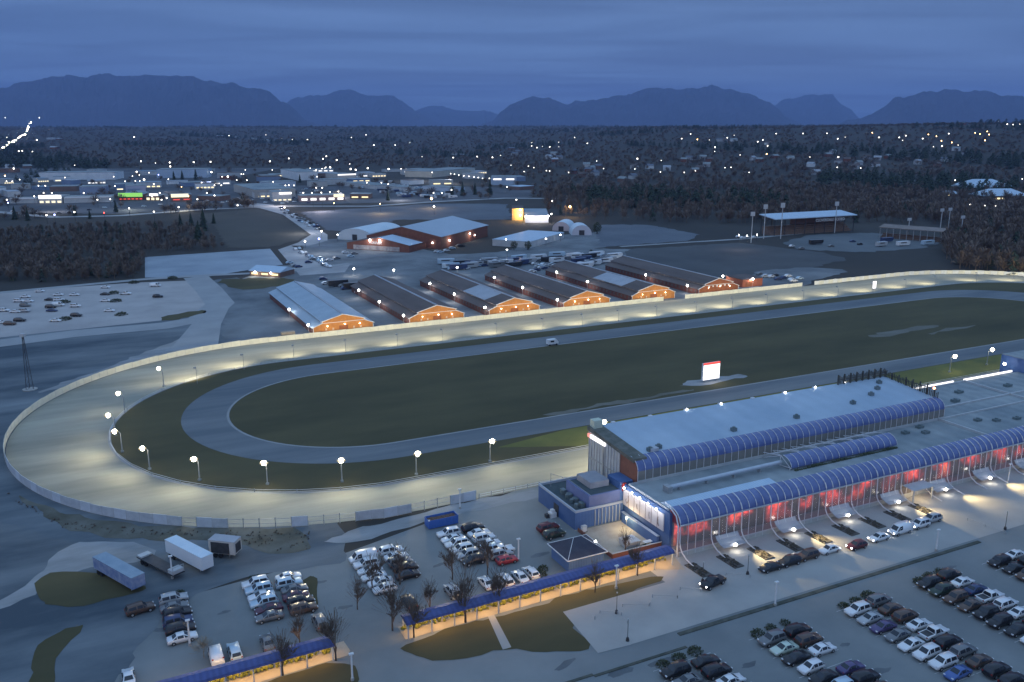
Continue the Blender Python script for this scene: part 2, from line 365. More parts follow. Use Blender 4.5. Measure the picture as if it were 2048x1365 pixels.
# lot and roads by the far left
px_sheet('far_parking_lot', [(-220, 610), (0, 585), (270, 566), (375, 562), (415, 600), (408, 630), (320, 642), (100, 665), (-220, 700)], .09, PINK)
px_sheet('blue_lot', [(290, 515), (540, 498), (566, 530), (470, 545), (410, 555), (290, 556)], .09, mat('wet_asphalt', (.2, .24, .29), (.31, .36, .41), .03, .5, world=True, detail=8))
road('access_road', [P(*p) for p in [(-200, 712), (-20, 690), (150, 668), (330, 652), (405, 638), (440, 608), (418, 580), (392, 555)]], 13, .11, mat('road_asphalt', (.27, .28, .29), (.33, .34, .35), .06, .8, world=True, detail=8))
road('access_road', [P(*p) for p in [(440, 612), (412, 650), (392, 690), (380, 702)]], [9, 12, 16, 18], .12, MATS['road_asphalt'])
road('access_road', [P(*p) for p in [(-40, 590), (120, 575), (280, 560), (400, 552), (560, 545), (700, 528)]], 6, .13, MATS['road_asphalt'])
px_sheet('grass_island', [(318, 634), (412, 620), (412, 626), (360, 640), (322, 642)], .12, GRASS)
px_sheet('grass_island', [(430, 560), (540, 556), (600, 560), (560, 575), (470, 582)], .12, GRASS)
px_sheet('street', [(462, 412), (480, 404), (545, 410), (592, 432), (655, 470), (655, 482), (618, 492), (582, 492), (660, 535), (700, 530), (690, 545), (600, 552), (556, 500), (596, 486), (622, 470), (566, 430), (520, 417)], .11, mat('street_concrete', (.28, .28, .29), (.4, .4, .41), .05, .8, world=True, detail=9))
px_sheet('field', [(395, 430), (510, 418), (560, 430), (618, 470), (590, 484), (545, 495), (455, 497), (430, 455)], .1, mat('bare_field', (.06, .058, .052), (.08, .075, .065), .02, .95, world=True, detail=8))
px_sheet('far_lot', [(600, 425), (870, 408), (1010, 408), (1030, 440), (800, 440), (690, 462), (655, 462)], .1, mat('far_lot_asphalt', (.09, .105, .13), (.13, .15, .175), .02, .85, world=True, detail=8))
px_sheet('far_lot', [(610, 480), (720, 478), (905, 510), (1000, 505), (1130, 470), (1250, 460), (1250, 490), (1000, 520), (900, 545), (700, 555), (600, 550)], .1, MATS['barn_yard_gravel'])
px_sheet('far_lot', [(1190, 450), (1300, 450), (1400, 470), (1380, 482), (1200, 495)], .11, MATS['far_lot_asphalt'])
px_sheet('dark_paddock', [(1250, 500), (1480, 486), (1640, 505), (1700, 520), (1500, 560), (1330, 580), (1260, 530)], .1, mat('paddock', (.06, .065, .07), (.09, .095, .1), .02, .95, world=True, detail=8))
px_sheet('rodeo_ring', [(1560, 486), (1620, 470), (1740, 466), (1850, 474), (1890, 486), (1840, 498), (1720, 506), (1600, 500)], .13, mat('arena_dirt', (.1, .115, .125), (.14, .155, .165), .03, .9, world=True, detail=8))
px_sheet('gravel_yard', [(1500, 545), (1600, 535), (1700, 540), (1640, 560), (1560, 570), (1510, 562)], .12, MATS['barn_yard_gravel'])
road('farm_road', [P(*p) for p in [(1240, 494), (1380, 485), (1480, 479), (1600, 468)]], 5, .14, GRAV)
road('far_road', [P(*p) for p in [(-60, 420), (110, 435), (240, 432), (400, 420), (560, 413), (740, 413), (870, 404), (1010, 397), (1160, 398)]], 12, .14, MATS['road_asphalt'])
px_sheet('town_ground', [(-100, 425), (-100, 335), (300, 338), (700, 335), (1000, 345), (1080, 372), (1060, 396), (860, 404), (560, 410), (240, 428)], .05, mat('town_asphalt', (.05, .055, .065), (.12, .125, .14), .01, .85, world=True, detail=10))
WET = mat('wet_stain', (.06, .07, .08), (.11, .125, .135), .25, .35, world=True, detail=8); random.seed(40)
for (px, py, a_, b2_) in [(1755, 1345, 2.6, .8), (1895, 1137, 2.2, .6), (1975, 1192, 3, 1.2), (1500, 1330, 1.6, .6), (1690, 1290, 1, .5), (1130, 1330, 2.4, .7), (880, 1130, 1.8, .5), (640, 1165, 1.4, .5), (330, 1260, 2.5, .7), (200, 1300, 2, .8), (450, 1225, 1.2, .5), (690, 1215, 1.6, .6), (1080, 1110, 2.4, .8), (1320, 1325, 3.2, .7), (1450, 1240, 1.6, .5), (1600, 1250, .9, .5), (1240, 1345, 2.6, .9)]:
    cx, cy = P(px, py); al = ANG + random.uniform(-.4, .4); ca, sa = math.cos(al), math.sin(al); q = []
    for k in range(14):
        t_ = k * math.pi / 7; r_ = random.uniform(.7, 1.15); x, y = a_ * r_ * math.cos(t_), b2_ * r_ * math.sin(t_); q.append((cx + x * ca - y * sa, cy + x * sa + y * ca))
    sheet('wet_stain', q, .042 if px < 1800 or True else .1, WET)
# ------------------------------------------------------------------ forecourt, walkway ground
uv_sheet('forecourt', [(88, 123.5), (88, 115.4), (71.5, 104.0), (71.5, 101.9), (80, 101.9), (150, 101.9), (230, 101.9), (260, 123.5)], .06, CONC)
uv_sheet('lawn', [(38.7, 118.6), (39.4, 114), (44, 110.6), (52, 109.8), (60, 106), (65.5, 102.2), (66.5, 115), (88, 115.5), (88.1, 119.2)], .07, GRASS)
uv_sheet('forecourt', [(66.6, 115), (65.6, 102.2), (71.5, 101.8), (74, 104), (88, 115.4)], .075, CONC)
uv_sheet('lawn', [(0, 117.2), (31, 118.4), (31, 112.5), (27, 109), (0, 104)], .07, GRASS)
uv_sheet('footpath', [(54.6, 119.3), (55.8, 119.3), (54.2, 109.6), (52.7, 109.6)], .1, CONC)
PAVE = mat('warm_paving', (.36, .31, .24), (.42, .36, .28), .3, .8, world=True, detail=6)
uv_sheet('footpath', [(-4, 117.0), (30.5, 118.9), (31.2, 120), (31, 123), (-4, 122)], .09, PAVE)
uv_sheet('footpath', [(40, 119), (89, 120), (94, 117.5), (95.5, 123.4), (40, 123)], .09, PAVE)
uv_sheet('paved_yard', [(84.2, 127), (95.6, 127), (95.6, 140.2), (84.2, 140.2)], .07, mat('courtyard_paving', (.36, .31, .25), (.45, .4, .33), .3, .8, world=True))
b = MB()
for (a0, a1, c0, c1) in ((80, 153, 100.4, 101.2),): b.box(a0, a1, c0, c1, .03, .16)
o = b.build('kerb', mat('kerb_planting', (.05, .06, .05), (.1, .105, .09), .5, .95, bump=.4)); o.rotation_euler.z = ANG; o['kind'] = 'structure'
o = MB().box(62, 79, 97.2, 97.7, .03, .14).box(40, 62, 97.6, 98.1, .03, .14).build('kerb', MATS['kerb_planting']); o.rotation_euler.z = ANG; o['kind'] = 'structure'
LINE = mat('road_paint', (.55, .56, .57), (.4, .41, .42), .4, .7)
b = MB()
for uc in (57.5, 76, 94.5, 113.5, 132, 150.5, 169):
    for k in range(12):
        v = 94.6 - 2.75 * k
        for x0, x1 in ((uc - 5.4, uc - .25), (uc + .25, uc + 5.4)): b.face([(x0, v, 0), (x1, v, 0), (x1, v - .1, 0), (x0, v - .1, 0)])
o = b.build('parking_marking', LINE); o.location.z = .045; o.rotation_euler.z = ANG; o['kind'] = 'structure'
# ------------------------------------------------------------------ track fences
POSTM = {}
def fence_run(name, label, pts, h, mats, step=3.2, gap=None, cat='fence', th=.12):
    x0, y0 = W(*pts[0]); t = thing(name, label, cat, (x0, y0, 0), ANG)
    pb = None; rb = None
    if h not in POSTM: POSTM[h] = MB().tube([(0, 0, 0), (0, 0, h + .1)], .09, 4).mesh('post', STEEL)
    for k in range(len(pts)):
        if k == len(pts) - 1 and pts[k] == pts[0]: break
        link('post', POSTM[h], t, (pts[k][0] - pts[0][0], pts[k][1] - pts[0][1], 0))
    def flush(q, nm, m):
        if q: q.build(nm, m, t)
    for k in range(len(pts) - 1):
        (ua, va), (ub, vb) = pts[k], pts[k + 1]
        d = math.hypot(ub - ua, vb - va); n = (-(vb - va) / d * th / 2, (ub - ua) / d * th / 2)
        if gap and gap(k):
            flush(pb, 'board_panel', mats); pb = None
            rb = rb or MB(pts[0])
            rb.tube([(ua, va, h * .9), (ub, vb, h * .9)], .05, 4); rb.tube([(ua, va, h * .45), (ub, vb, h * .45)], .05, 4); rb.tube([(ua, va, h * .45), (ua, va, h * .92)], .04, 4)
            continue
        flush(rb, 'rail', STEEL); rb = None
        pb = pb or MB(pts[0])
        pb.prism([(ua + n[0], va + n[1]), (ub + n[0], vb + n[1]), (ub - n[0], vb - n[1]), (ua - n[0], va - n[1])], .12, h * (1 + .03 * math.sin(k * 2.1)), k % len(mats))
    flush(pb, 'board_panel', mats); flush(rb, 'rail', STEEL if cat == 'fence' else WHITE); return t
def arc(uc, vc, r, a0, a1, n): return [(uc + r * math.cos(a), vc + r * math.sin(a)) for a in np.linspace(R(a0), R(a1), n)]
fence_run('track_fence', 'long cream board fence between the lit track and the row of orange barns', arc(60, 245.8, 82.6, 188, 90, 42) + [(u, 328.4) for u in np.arange(63.5, 243, 3.3)], 2.1, [FENCEW, FENCEW, mat('aged_cream_board', (.66, .62, .48), (.72, .7, .58), .4, .6)])
fence_run('track_fence', 'cream board fence beyond the far barns, bending round the far end of the track', [(u, 328.2) for u in np.arange(254, 330, 3.2)], 2.0, [FENCEW])
fence_run('track_fence', 'white board fence curving round the far right turn of the track', [(u, 328.2) for u in np.arange(336, 394, 3.2)] + arc(394.5, 245.8, 82.4, 90, -5, 42), 2.1, [mat('white_board', (.72, .72, .68), (.62, .63, .6), .4, .6), FENCEW])
random.seed(3); gp = {21, 24, 25, 26, 27, 29, 30, 31, 36, 37, 38}
fence_run('track_fence', 'weathered white panel fence with gaps along the near left turn', arc(60, 245.8, 82.6, 188, 262, 34) + [(u, 163.2) for u in np.arange(51, 73, 3)], 2.2, [FENCEB, mat('blue_white_board', (.55, .6, .66), (.46, .5, .55), .5, .6), FENCEB], gap=lambda k: k in gp)
fence_run('track_rail', 'low white rail on the near edge of the track beside the blue annexe', [(u, 163.6) for u in np.arange(73, 97, 3)], 1.1, [WHITE], gap=lambda k: True, cat='rail')
fence_run('track_rail', 'low white inner rail running round the lit track', INN[::1][::2] + INN[:1], .9, [WHITE], gap=lambda k: True, cat='rail')
# ------------------------------------------------------------------ track floodlights
def flood_proto():
    t = thing('floodlight_pole', 'x', 'floodlight', (0, 0, 0))
    MB().tube([(0, 0, 0), (0, 0, 5.1)], [.17, .11], 8).box(-.3, .3, -.3, .3, 0, .5).build('pole', STEEL, t)
    MB().tube([(0, 0, 5.0), (.35, 0, 5.5), (1.1, 0, 5.75)], [.09, .08, .07], 6).build('arm', STEEL, t)
    h = MB().box(.9, 1.7, -.75, .75, 5.72, 6.0).build('lamp_head', STEEL, t)
    MB().ball((1.3, 0, 5.82), .54, 12, (1, 1.2, 1)).build('bulb', LAMPY, h); MB().ball((1.3, 0, 5.8), .86, 14, (1, 1.15, .2)).build('halo_disc', glow('halo_glow', (1, .8, .45), .7), h)  # added warm glowing disc imitates the lens halo round the bulb
    return t
FL = None; GRPF = 'floodlights round the lit race track'
TL = (1, .89, .6)
def flood(u, v, du, dv, label, energy=15000, far=False):
    global FL
    x, y = W(u, v); a = math.atan2(dv, du) + ANG
    if FL is None: FL = flood_proto(); t = FL; t.location = (x, y, 0); t.rotation_euler = (0, 0, a); t['label'] = label; t['group'] = GRPF
    else:
        t = dup(FL, (x, y, 0), a, label, GRPF)
        for c in list(t.children):
            if c.type == 'LIGHT': bpy.data.objects.remove(c)
    lamp_light(t, (1.75, 0, 5.9), energy * 1.1, TL, .5, 160, (1, 0, -.42))
    return t
near = [(4.1, 229), (9.3, 213.6), (19.1, 201.3), (32.7, 192), (48.4, 185.9), (65.2, 182.2), (84.2, 182.0)]
lab = ['lit floodlight leaning over the near end of the turn, nearest the dark muddy patch', 'lit floodlight on a curved pole, second along the near turn from the left', 'lit floodlight on the near inner rail above the left of the trailers', 'lit floodlight on the near inner rail at the bottom of the turn', 'lit floodlight on the near inner rail facing the gapped panel fence', 'lit floodlight on the near inner rail up from the blue dumpster', 'lit floodlight on the near inner rail closest to the glass grandstand']
ii = 0
for (u, v), l_ in zip(near, lab):
    k = max(0, (61 - u)); dv = -(1 if u > 61 else (239 - v) / 59.5); du = -(k / 59.5); flood(u, v, du, dv, l_, 13000)
flood(3.2, 243, -1, .05, 'lit floodlight at the left tip of the inner rail', 3600)
flood(6.5, 262.5, -1, .4, 'lit floodlight on the far side of the left turn, upper of the two small ones', 3600)
flood(19, 285, -.75, .65, 'lit floodlight on the far left turn nearest the long cream fence', 3800)
flood(254.8, 186.4, 0, -1, 'unlit slim floodlight pole on the grass beyond the roof terrace', 10)
flood(274.1, 186.8, 0, -1, 'lit floodlight beyond the low roofs at the right of the grandstand', 3600)
flood(300, 187, 0, -1, 'lit floodlight at the right edge beyond the dark blue tower', 3600)
flood(116, 182, 0, -1, 'floodlight on the inner rail hidden close behind the grandstand wall', 3600)
for c in FL.children: pass
FLD = [None]
def back_flood(u, v, du, dv, label, e=5200):                       # far side: heads aim away from the camera, so they are shuttered
    x, y = W(u, v); a = math.atan2(dv, du) + ANG
    if FLD[0] is None:
        t = thing('floodlight_pole', label, 'floodlight', (x, y, 0), a, 'unlit looking floodlight poles along the far straight')
        MB().tube([(0, 0, 0), (0, 0, 4.6)], [.08, .06], 5).build('pole', STEEL, t)
        MB().tube([(0, 0, 4.5), (.9, 0, 5.0)], .07, 5).build('arm', STEEL, t)
        MB().extr([(-.35, 4.85), (-.3, 5.2), (.35, 5.2), (.35, 4.8)], .7, 1.3).build('lamp_head', STEEL, t)
        FLD[0] = t
    else: t = dup(FLD[0], (x, y, 0), a, label)
    for c in list(t.children):
        if c.type == 'LIGHT': bpy.data.objects.remove(c)
    lamp_light(t, (1.6, 0, 6.6), e * 1.75, TL, .6, 150, (1, 0, -.3))
fu_ = [28.9, 45.1, 63, 81.6, 101.2, 119, 141.6, 162, 180.3, 197.8, 217, 237.9, 258, 278, 300, 322, 345, 368, 390]
for k, u in enumerate(fu_):
    l_ = 'dark floodlight pole on the far inner rail, %s from the left of the far straight' % ORD[k]
    v = 299.2 if k > 1 else (284, 294)[k]
    back_flood(u, v, -.3 if k < 2 else 0, 1, l_, 6000)
for k, (u, v) in enumerate(arc(399, 239, 60.5, 72, 0, 5)):
    back_flood(u, v, (u - 399) / 60, (v - 239) / 60, 'dark floodlight pole on the far right turn, %s from the far straight' % ORD[k], 5600)
# ------------------------------------------------------------------ grandstand and casino building
O = (96, 122); CB = gthing('casino_building', 'long two-level casino and grandstand with blue glass vaults and red lit glass front', 'building', *O)
def cb(): return MB(O)
U1 = 300
cb().box(96, U1, 124.6, 139.6, 0, 7.9).build('lower_block', BLUEW, CB)
cb().prism([(96.2, 125.4), (U1, 125.4), (U1, 139.4), (96.2, 139.4)], 7.9, 8.0).build('lower_roof', ROOFG, CB)
pr = cb(); pr.box(96, U1, 139.3, 139.6, 8.0, 8.35); pr.box(188.4, 188.8, 125.4, 139.3, 8.0, 8.55); pr.box(96, 96.3, 126, 139.3, 7.9, 8.35); pr.build('parapet', WALLG, CB)
cb().extr([(125.35, 8.2), (125.35, 9.0), (127.6, 9.2), (129.2, 8.25)], 96.3, 122.5).build('raised_roof', ROOFS, CB)
# lower vault, glass front and ribs
def vaultpts(v0, z0, v1, z1, n=9):
    return [(v1 - (v1 - v0) * math.cos(a), z0 + (z1 - z0) * math.sin(a)) for a in np.linspace(0, math.pi / 2, n)]
VP = vaultpts(122.2, 6.35, 125.4, 9.0)
g = cb()
for a, c in zip(VP, VP[1:]): g.face([(96, a[0], a[1]), (U1, a[0], a[1]), (U1, c[0], c[1]), (96, c[0], c[1])])
g.build('lower_vault', VAULT, CB)
e = cb(); e.face([(96, p[0], p[1]) for p in VP] + [(96, 125.4, 6.0), (96, 122.2, 6.0)]); e.build('vault_end', mat('red_end_wall', (.3, .04, .05), (.22, .03, .05), .5, .6), CB)
PANE = glassy('facade_glass', (.34, .33, .31), .55, .15, (.8, .82, .88))
g = cb(); g.face([(96, 122.2, .9), (U1, 122.2, .9), (U1, 122.2, 6.3), (96, 122.2, 6.3)]); g.build('glass_front', PANE, CB)
g = cb(); g.face([(96, 122.2, .9), (96, 122.2, 6.3), (96, 124.6, 6.3), (96, 124.6, .9)]); g.build('glass_side', PANE, CB)
cb().box(95.95, U1, 122.0, 124.6, .05, .9).build('plinth', mat('pale_plinth', (.36, .37, .36), (.44, .44, .42), .3, .7), CB)
bar = cb(); bar.box(95.9, U1, 122.0, 122.2, 6.28, 6.5); bar.box(95.9, U1, 121.95, 122.15, .85, 1.02); bar.build('eave_beam', WALLG, CB)
# interior behind the glass: lit in red and amber patches
mi = bpy.data.materials.new('lit_interior'); mi.use_nodes = True; nt = mi.node_tree; N = nt.nodes; L = nt.links; b_ = N['Principled BSDF']
b_.inputs['Base Color'].default_value = (.14, .1, .09, 1); b_.inputs['Roughness'].default_value = .8
tcn = N.new('ShaderNodeTexCoord'); mpn = N.new('ShaderNodeMapping'); mpn.inputs['Scale'].default_value = (.2, 0, .2); mpn.inputs['Location'].default_value = (3.3, 0, .2); L.new(tcn.outputs['Object'], mpn.inputs[0])
nzn = N.new('ShaderNodeTexNoise'); nzn.inputs['Scale'].default_value = 1.0; nzn.inputs['Detail'].default_value = 3; L.new(mpn.outputs[0], nzn.inputs[0])
rr = N.new('ShaderNodeValToRGB'); rr.color_ramp.elements[0].position = .45; rr.color_ramp.elements[0].color = (.035, .025, .022, 1); rr.color_ramp.elements[1].position = .75; rr.color_ramp.elements[1].color = (1, .32, .1, 1)
for p_, c_ in ((.52, (.3, .04, .035, 1)), (.62, (1, .09, .07, 1))): e2 = rr.color_ramp.elements.new(p_); e2.color = c_
L.new(nzn.outputs['Fac'], rr.inputs[0]); sz = N.new('ShaderNodeSeparateXYZ'); L.new(tcn.outputs['Object'], sz.inputs[0]); mr = N.new('ShaderNodeMapRange'); mr.inputs[1].default_value = 1.6; mr.inputs[2].default_value = 4.4; mr.inputs[3].default_value = .12; mr.inputs[4].default_value = 1; L.new(sz.outputs['Z'], mr.inputs[0])
nz2 = N.new('ShaderNodeTexNoise'); nz2.inputs['Scale'].default_value = 1.7; nz2.inputs['Detail'].default_value = 4; L.new(tcn.outputs['Object'], nz2.inputs[0]); m2 = N.new('ShaderNodeMath'); m2.operation = 'MULTIPLY'; L.new(mr.outputs[0], m2.inputs[0]); mr2 = N.new('ShaderNodeMapRange'); mr2.inputs[1].default_value = .3; mr2.inputs[2].default_value = .65; mr2.inputs[3].default_value = .25; mr2.inputs[4].default_value = 1.3; L.new(nz2.outputs['Fac'], mr2.inputs[0]); L.new(mr2.outputs[0], m2.inputs[1])
mxr = N.new('ShaderNodeMixRGB'); mxr.blend_type = 'MULTIPLY'; mxr.inputs[0].default_value = 1; L.new(rr.outputs[0], mxr.inputs[1]); L.new(m2.outputs[0], mxr.inputs[2]); L.new(mxr.outputs[0], b_.inputs['Emission Color']); b_.inputs['Emission Strength'].default_value = 2.3
g = cb(); g.face([(96.4, 124.5, 1), (U1, 124.5, 1), (U1, 124.5, 6.6), (96.4, 124.5, 6.6)]); g.build('interior_wall', mi, CB)
RIBM = mat('white_steel_rib', (.62, .63, .66), rough=.45)
nr = 62; du = 1.86
for k in range(nr):
    u = 96.05 + k * du; q = cb()
    path = [(u, p[0] - .08, p[1] + .06) for p in reversed(VP)] + [(u, 122.05, 3.0)]
    if k % 4 == 0: path += [(u, 121.9, 2.2), (u, 121.3, 1.3), (u, 119.9, .55), (u, 117.2, .08)]; r_ = .13
    elif k % 8 in (5, 6, 7) and k < 58: path += [(u, 121.95, 2.4), (u, 121.5, 1.75), (u, 120.4, 1.25), (u, 119.4, 1.05)]; r_ = .1
    else: path += [(u, 122.05, .1)]; r_ = .075
    q.tube(path, r_, 5); q.build('rib', RIBM, CB)
q = cb(); q.tube([(95.7, 122.3, 0), (95.7, 122.3, 6.2), (95.8, 123.2, 8.0), (95.8, 125.2, 9.0)], .16, 6); q.build('corner_post', RIBM, CB)
PADM = glassy('canopy_glass', (.45, .47, .5), .3, .2, (.8, .84, .9))
for j in range(7):
    u0 = 96.05 + (8 * j + 5) * du; q = cb()
    prof = [(121.95, 2.45), (121.5, 1.8), (120.4, 1.3), (119.3, 1.08), (119.3, 1.16), (120.4, 1.38), (121.5, 1.88), (121.95, 2.53)]
    q.extr(prof, u0 - .9, u0 + 2 * du + .9); q.build('canopy', PADM, CB)
    q = cb(); q.ball((u0 + du, 119.2, 1.35), .3, 8); o = q.build('canopy_lamp', LAMPW, CB)
    lamp_light(CB, (u0 + du - 96, 118.7 - 122, .95), 60, (1, .85, .6), .3)
    if j != 2: lamp_light(CB, (u0 + 2.4 * du - 96, 118.6 - 122, 3.0), 6500, (1, .74, .34), .3, 84, (.25, -1, -.42))
q = cb(); q.extr([(119.0, 2.9), (122, 3.2), (122, 3.35), (119.0, 3.1)], 156, 162.5).build('porch_roof', WALLG, CB)
q = cb(); 
for u in (156.3, 162.2): q.box(u - .12, u + .12, 119.1, 119.35, 0, 2.95)
q.build('porch_post', WALLG, CB)
lamp_light(CB, (159 - 96, 119.5 - 122, 2.6), 380, (1, .75, .4), .3)
# side wall with lit banner
cb().box(95.6, 96, 124.8, 140.5, 0, 7.9).build('side_wall', BLUEW, CB)
ban = cb().box(95.4, 95.6, 126.6, 140.6, 3.5, 7.0).build('banner', mat('banner_vinyl', (.78, .72, .7), (.66, .6, .6), .35, .6), CB)
q = cb()
for k in range(1, 7): q.box(95.36, 95.4, 126.6 + 2 * k - .06, 126.6 + 2 * k + .06, 3.5, 7.0)
q.build('banner_seam', mat('banner_print', (.3, .22, .2), rough=.7), ban)
q = cb()
for v, z, dv_, dz in ((128.0, 4.0, .9, 1.9), (128.5, 4.1, -.5, 1.5), (131.2, 4.2, .4, 1.4), (135.4, 4.5, .5, 1.1), (138.9, 4.4, -.6, 1.6), (139.2, 4.2, .7, 1.0)):
    q.tube([(95.37, v, z), (95.37, v + dv_ * .5, z + dz * .6), (95.37, v + dv_ * .3, z + dz)], .09, 4)
q.build('banner_motif', MATS['banner_print'], ban)
for k in range(5):
    v = 128 + 2.8 * k
    q = cb(); q.tube([(95.6, v, 7.7), (94.6, v, 7.85)], .05, 4); o = q.build('banner_lamp_bracket', STEEL, CB)
    q = cb(); q.ball((94.6, v, 7.8), .2, 6); q.build('banner_lamp', LAMPW, o)
    lamp_light(CB, (94.35 - 96, v - 122, 7.6), 80, (.95, .97, 1), .15)
cb().box(95.2, 96.0, 140.6, 141.6, 6.4, 8.1).build('red_corner_panel', mat('red_panel', (.4, .05, .04), rough=.6), CB)
# upper grandstand
G0, G1 = 98.0, 190.6
q = cb(); q.box(G0, G1, 142.4, 158.6, 8.0, 12.4); q.box(G0, G1, 139.8, 142.4, 8.0, 10.4); q.build('grandstand_block', WALLB, CB)
cb().box(G0, G1, 141.2, 158.6, 0, 8.0).build('grandstand_base', WALLB, CB)
q = cb(); RFZ = [(141.6, 12.75), (158.9, 14.3), (158.9, 13.9), (141.6, 12.4)]
q.extr(RFZ, G0 + 3, G1); q.build('grandstand_roof', ROOFS if False else mat('blue_white_membrane', (.29, .38, .48), (.41, .5, .59), .06, .65, detail=12, contrast=(.3, .65), stripes=('X', .07, .04)), CB)
cb().extr([(140.6, 12.95), (159.0, 14.5), (159.0, 13.6), (140.6, 12.2)], G0 - .4, G0 + 3).build('roof_edge_strip', mat('mossy_gravel', (.1, .105, .09), (.17, .17, .15), .6, .95), CB)
q = cb(); q.face([(G0 - .06, 146, 1.5), (G0 - .06, 158.6, 1.5), (G0 - .06, 158.6, 13.4), (G0 - .06, 146, 12.5)]); q.build('end_wall', WALLG, CB)
q = cb()
for k in range(12):
    v = 146 + k * 1.14; q.box(G0 - .2, G0 - .06, v - .07, v + .07, 1.5, 12.4 + k * .09)
q.box(G0 - .24, G0 - .06, 146, 158.6, 7.3, 7.55); q.box(G0 - .3, G0 - .06, 152.2, 152.7, 1.5, 13); q.build('wall_batten', STEEL, CB)
q = cb(); q.face([(G0 - .06, 139.8, 7.8), (G0 - .06, 146, 7.8), (G0 - .06, 146, 12.5), (G0 - .06, 141, 12.3), (G0 - .06, 139.8, 11.2)]); q.build('end_wall_brown', BRICK, CB)
q = cb(); q.box(G0 - .5, G0 - .1, 151.6, 157.6, 12.1, 12.9); q.build('lit_sign', LITP, CB)
q = cb(); q.box(G0 - .5, G0 - .1, 157.6, 158.7, 12.1, 12.9); q.build('lit_sign_end', glow('lit_pink', (1, .35, .3), 1.), CB)
cb().box(G0 + .2, G0 + 2.4, 157, 158.8, 14.3, 16.1).build('roof_cabin', mat('pale_green_panel', (.5, .55, .45), rough=.6), CB)
UP = vaultpts(139.5, 10.6, 142.3, 13.0)
g = cb()
for a, c in zip(UP, UP[1:]): g.face([(G0, a[0], a[1]), (G1, a[0], a[1]), (G1, c[0], c[1]), (G0, c[0], c[1])])
g.build('upper_vault', VAULT, CB)
for uu in (G0, G1):
    e = cb(); e.face([(uu, p[0], p[1]) for p in UP] + [(uu, 142.3, 8.2), (uu, 139.5, 8.2)]); e.build('vault_end', MATS['red_end_wall'] if uu > 150 else BRICK, CB)
g = cb(); g.face([(G0, 139.5, 8.3), (G1, 139.5, 8.3), (G1, 139.5, 10.6), (G0, 139.5, 10.6)]); g.build('upper_glass', mat('dim_glazing', (.17, .17, .16), (.22, .21, .19), .4, .25, spec=.6), CB)
for k in range(50):
    u = G0 + .05 + k * 1.888; q = cb(); q.tube([(u, p[0] - .06, p[1] + .05) for p in reversed(UP)] + [(u, 139.42, 8.3)], .07, 4); q.build('vault_rib', RIBM, CB)
q = cb(); q.box(G0, G1, 139.25, 139.45, 8.36, 8.6); q.build('upper_sill', WALLG, CB)
q = cb()
for k in range(40):
    u = 173.2 + k * .44
    q.box(u, u + .2, 158.2, 158.3, 14.2, 16.3 + .25 * math.sin(k * 1.7))
for k in range(34):
    v = 158.2 - k * .5; q.box(190.2, 190.3, v - .22, v, 12.9 + .09 * (158 - v) * -.1, 16.0 - .05 * k + .25 * math.sin(k * 2.3))
for k in range(8):
    q.box(173 + k * 2.2, 173.15 + k * 2.2, 157.9, 158.35, 14, 16.9); q.box(190, 190.4, 142.5 + k * 2.2, 142.65 + k * 2.2, 13, 15.9)
q.box(173, 190.3, 158.15, 158.32, 15.4, 15.55); q.box(190.15, 190.32, 142, 158.2, 14.9, 15.05)
q.build('roof_screen', mat('dark_slats', (.06, .06, .055), (.1, .1, .085), .8, .8), CB)
cb().ball((189.9, 142.6, 15.3), .35, 6).build('obstruction_lamp', glow('lamp_amber', (1, .45, .25), 5), CB)
q = cb()
for k in range(9):
    u = 104 + k * 10.2; q = cb(); q.box(u, u + .9, 158.6, 159.3, 14.05, 14.45); o = q.build('roof_edge_lamp', WHITE, CB)
    if k in (2, 3, 5, 6, 7): MB(O).ball((u + .45, 158.5, 14.55), .16, 6).build('bulb', LAMPW, o)
    lamp_light(CB, (u - 96, 159.6 - 122, 13.7), 13000, TL, .4, 110, (0, .5, -1))
def unit(u, v, z, w_=1.6, d_=1.2, h_=1.0):                           # rooftop machine: cabinet with fan cowl
    q = cb(); q.box(u, u + w_, v, v + d_, z, z + h_); q.tube([(u + w_ * .5, v + d_ / 2, z + h_), (u + w_ * .5, v + d_ / 2, z + h_ + .25)], min(w_, d_) * .36, 8); return q.build('rooftop_unit', mat('unit_metal', (.12, .17, .18), (.2, .24, .25), 1., .5, .3), CB)
for u, v in ((103, 142.8), (105.6, 143.3), (127, 144.5), (146, 144.8), (166, 146.5), (180, 151.5), (184, 154.5), (175, 149)): unit(u, v, 12.75 + .09 * (v - 141.6), 1.2, 1.0, .8)
for u, v in ((172, 135.5), (178.5, 136.8), (176.5, 133.5), (196, 134), (206, 130.5), (200, 131.8), (215, 133)): unit(u, v, 8.0, 1.8, 1.2, .6)
cb().box(103.4, 105.4, 142.5, 144, 12.8, 13.6).build('roof_hatch', ROOFL, CB)
cb().tube([(101.7, 133.3, 8.9), (131, 133.3, 9.1)], .46, 10).build('duct', mat('galvanised_duct', (.5, .55, .6), (.42, .46, .52), .6, .4, .3), CB)
q = cb()
for u in (104, 111, 118, 125): q.box(u - .2, u + .2, 132.9, 133.7, 8.0, 8.55)
q.box(100.6, 101.7, 132.4, 134.2, 8.0, 9.3); q.build('duct_support', STEEL, CB)
MV = vaultpts(130.6, 8.5, 133.4, 10.6)
g = cb()
for a, c in zip(MV, MV[1:]): g.face([(131.5, a[0], a[1]), (163.5, a[0], a[1]), (163.5, c[0], c[1]), (131.5, c[0], c[1])])
g.face([(131.5, 133.4, 10.6), (163.5, 133.4, 10.6), (163.5, 134.2, 10.2), (131.5, 134.2, 10.2)]); g.build('skylight_vault', VAULT, CB)
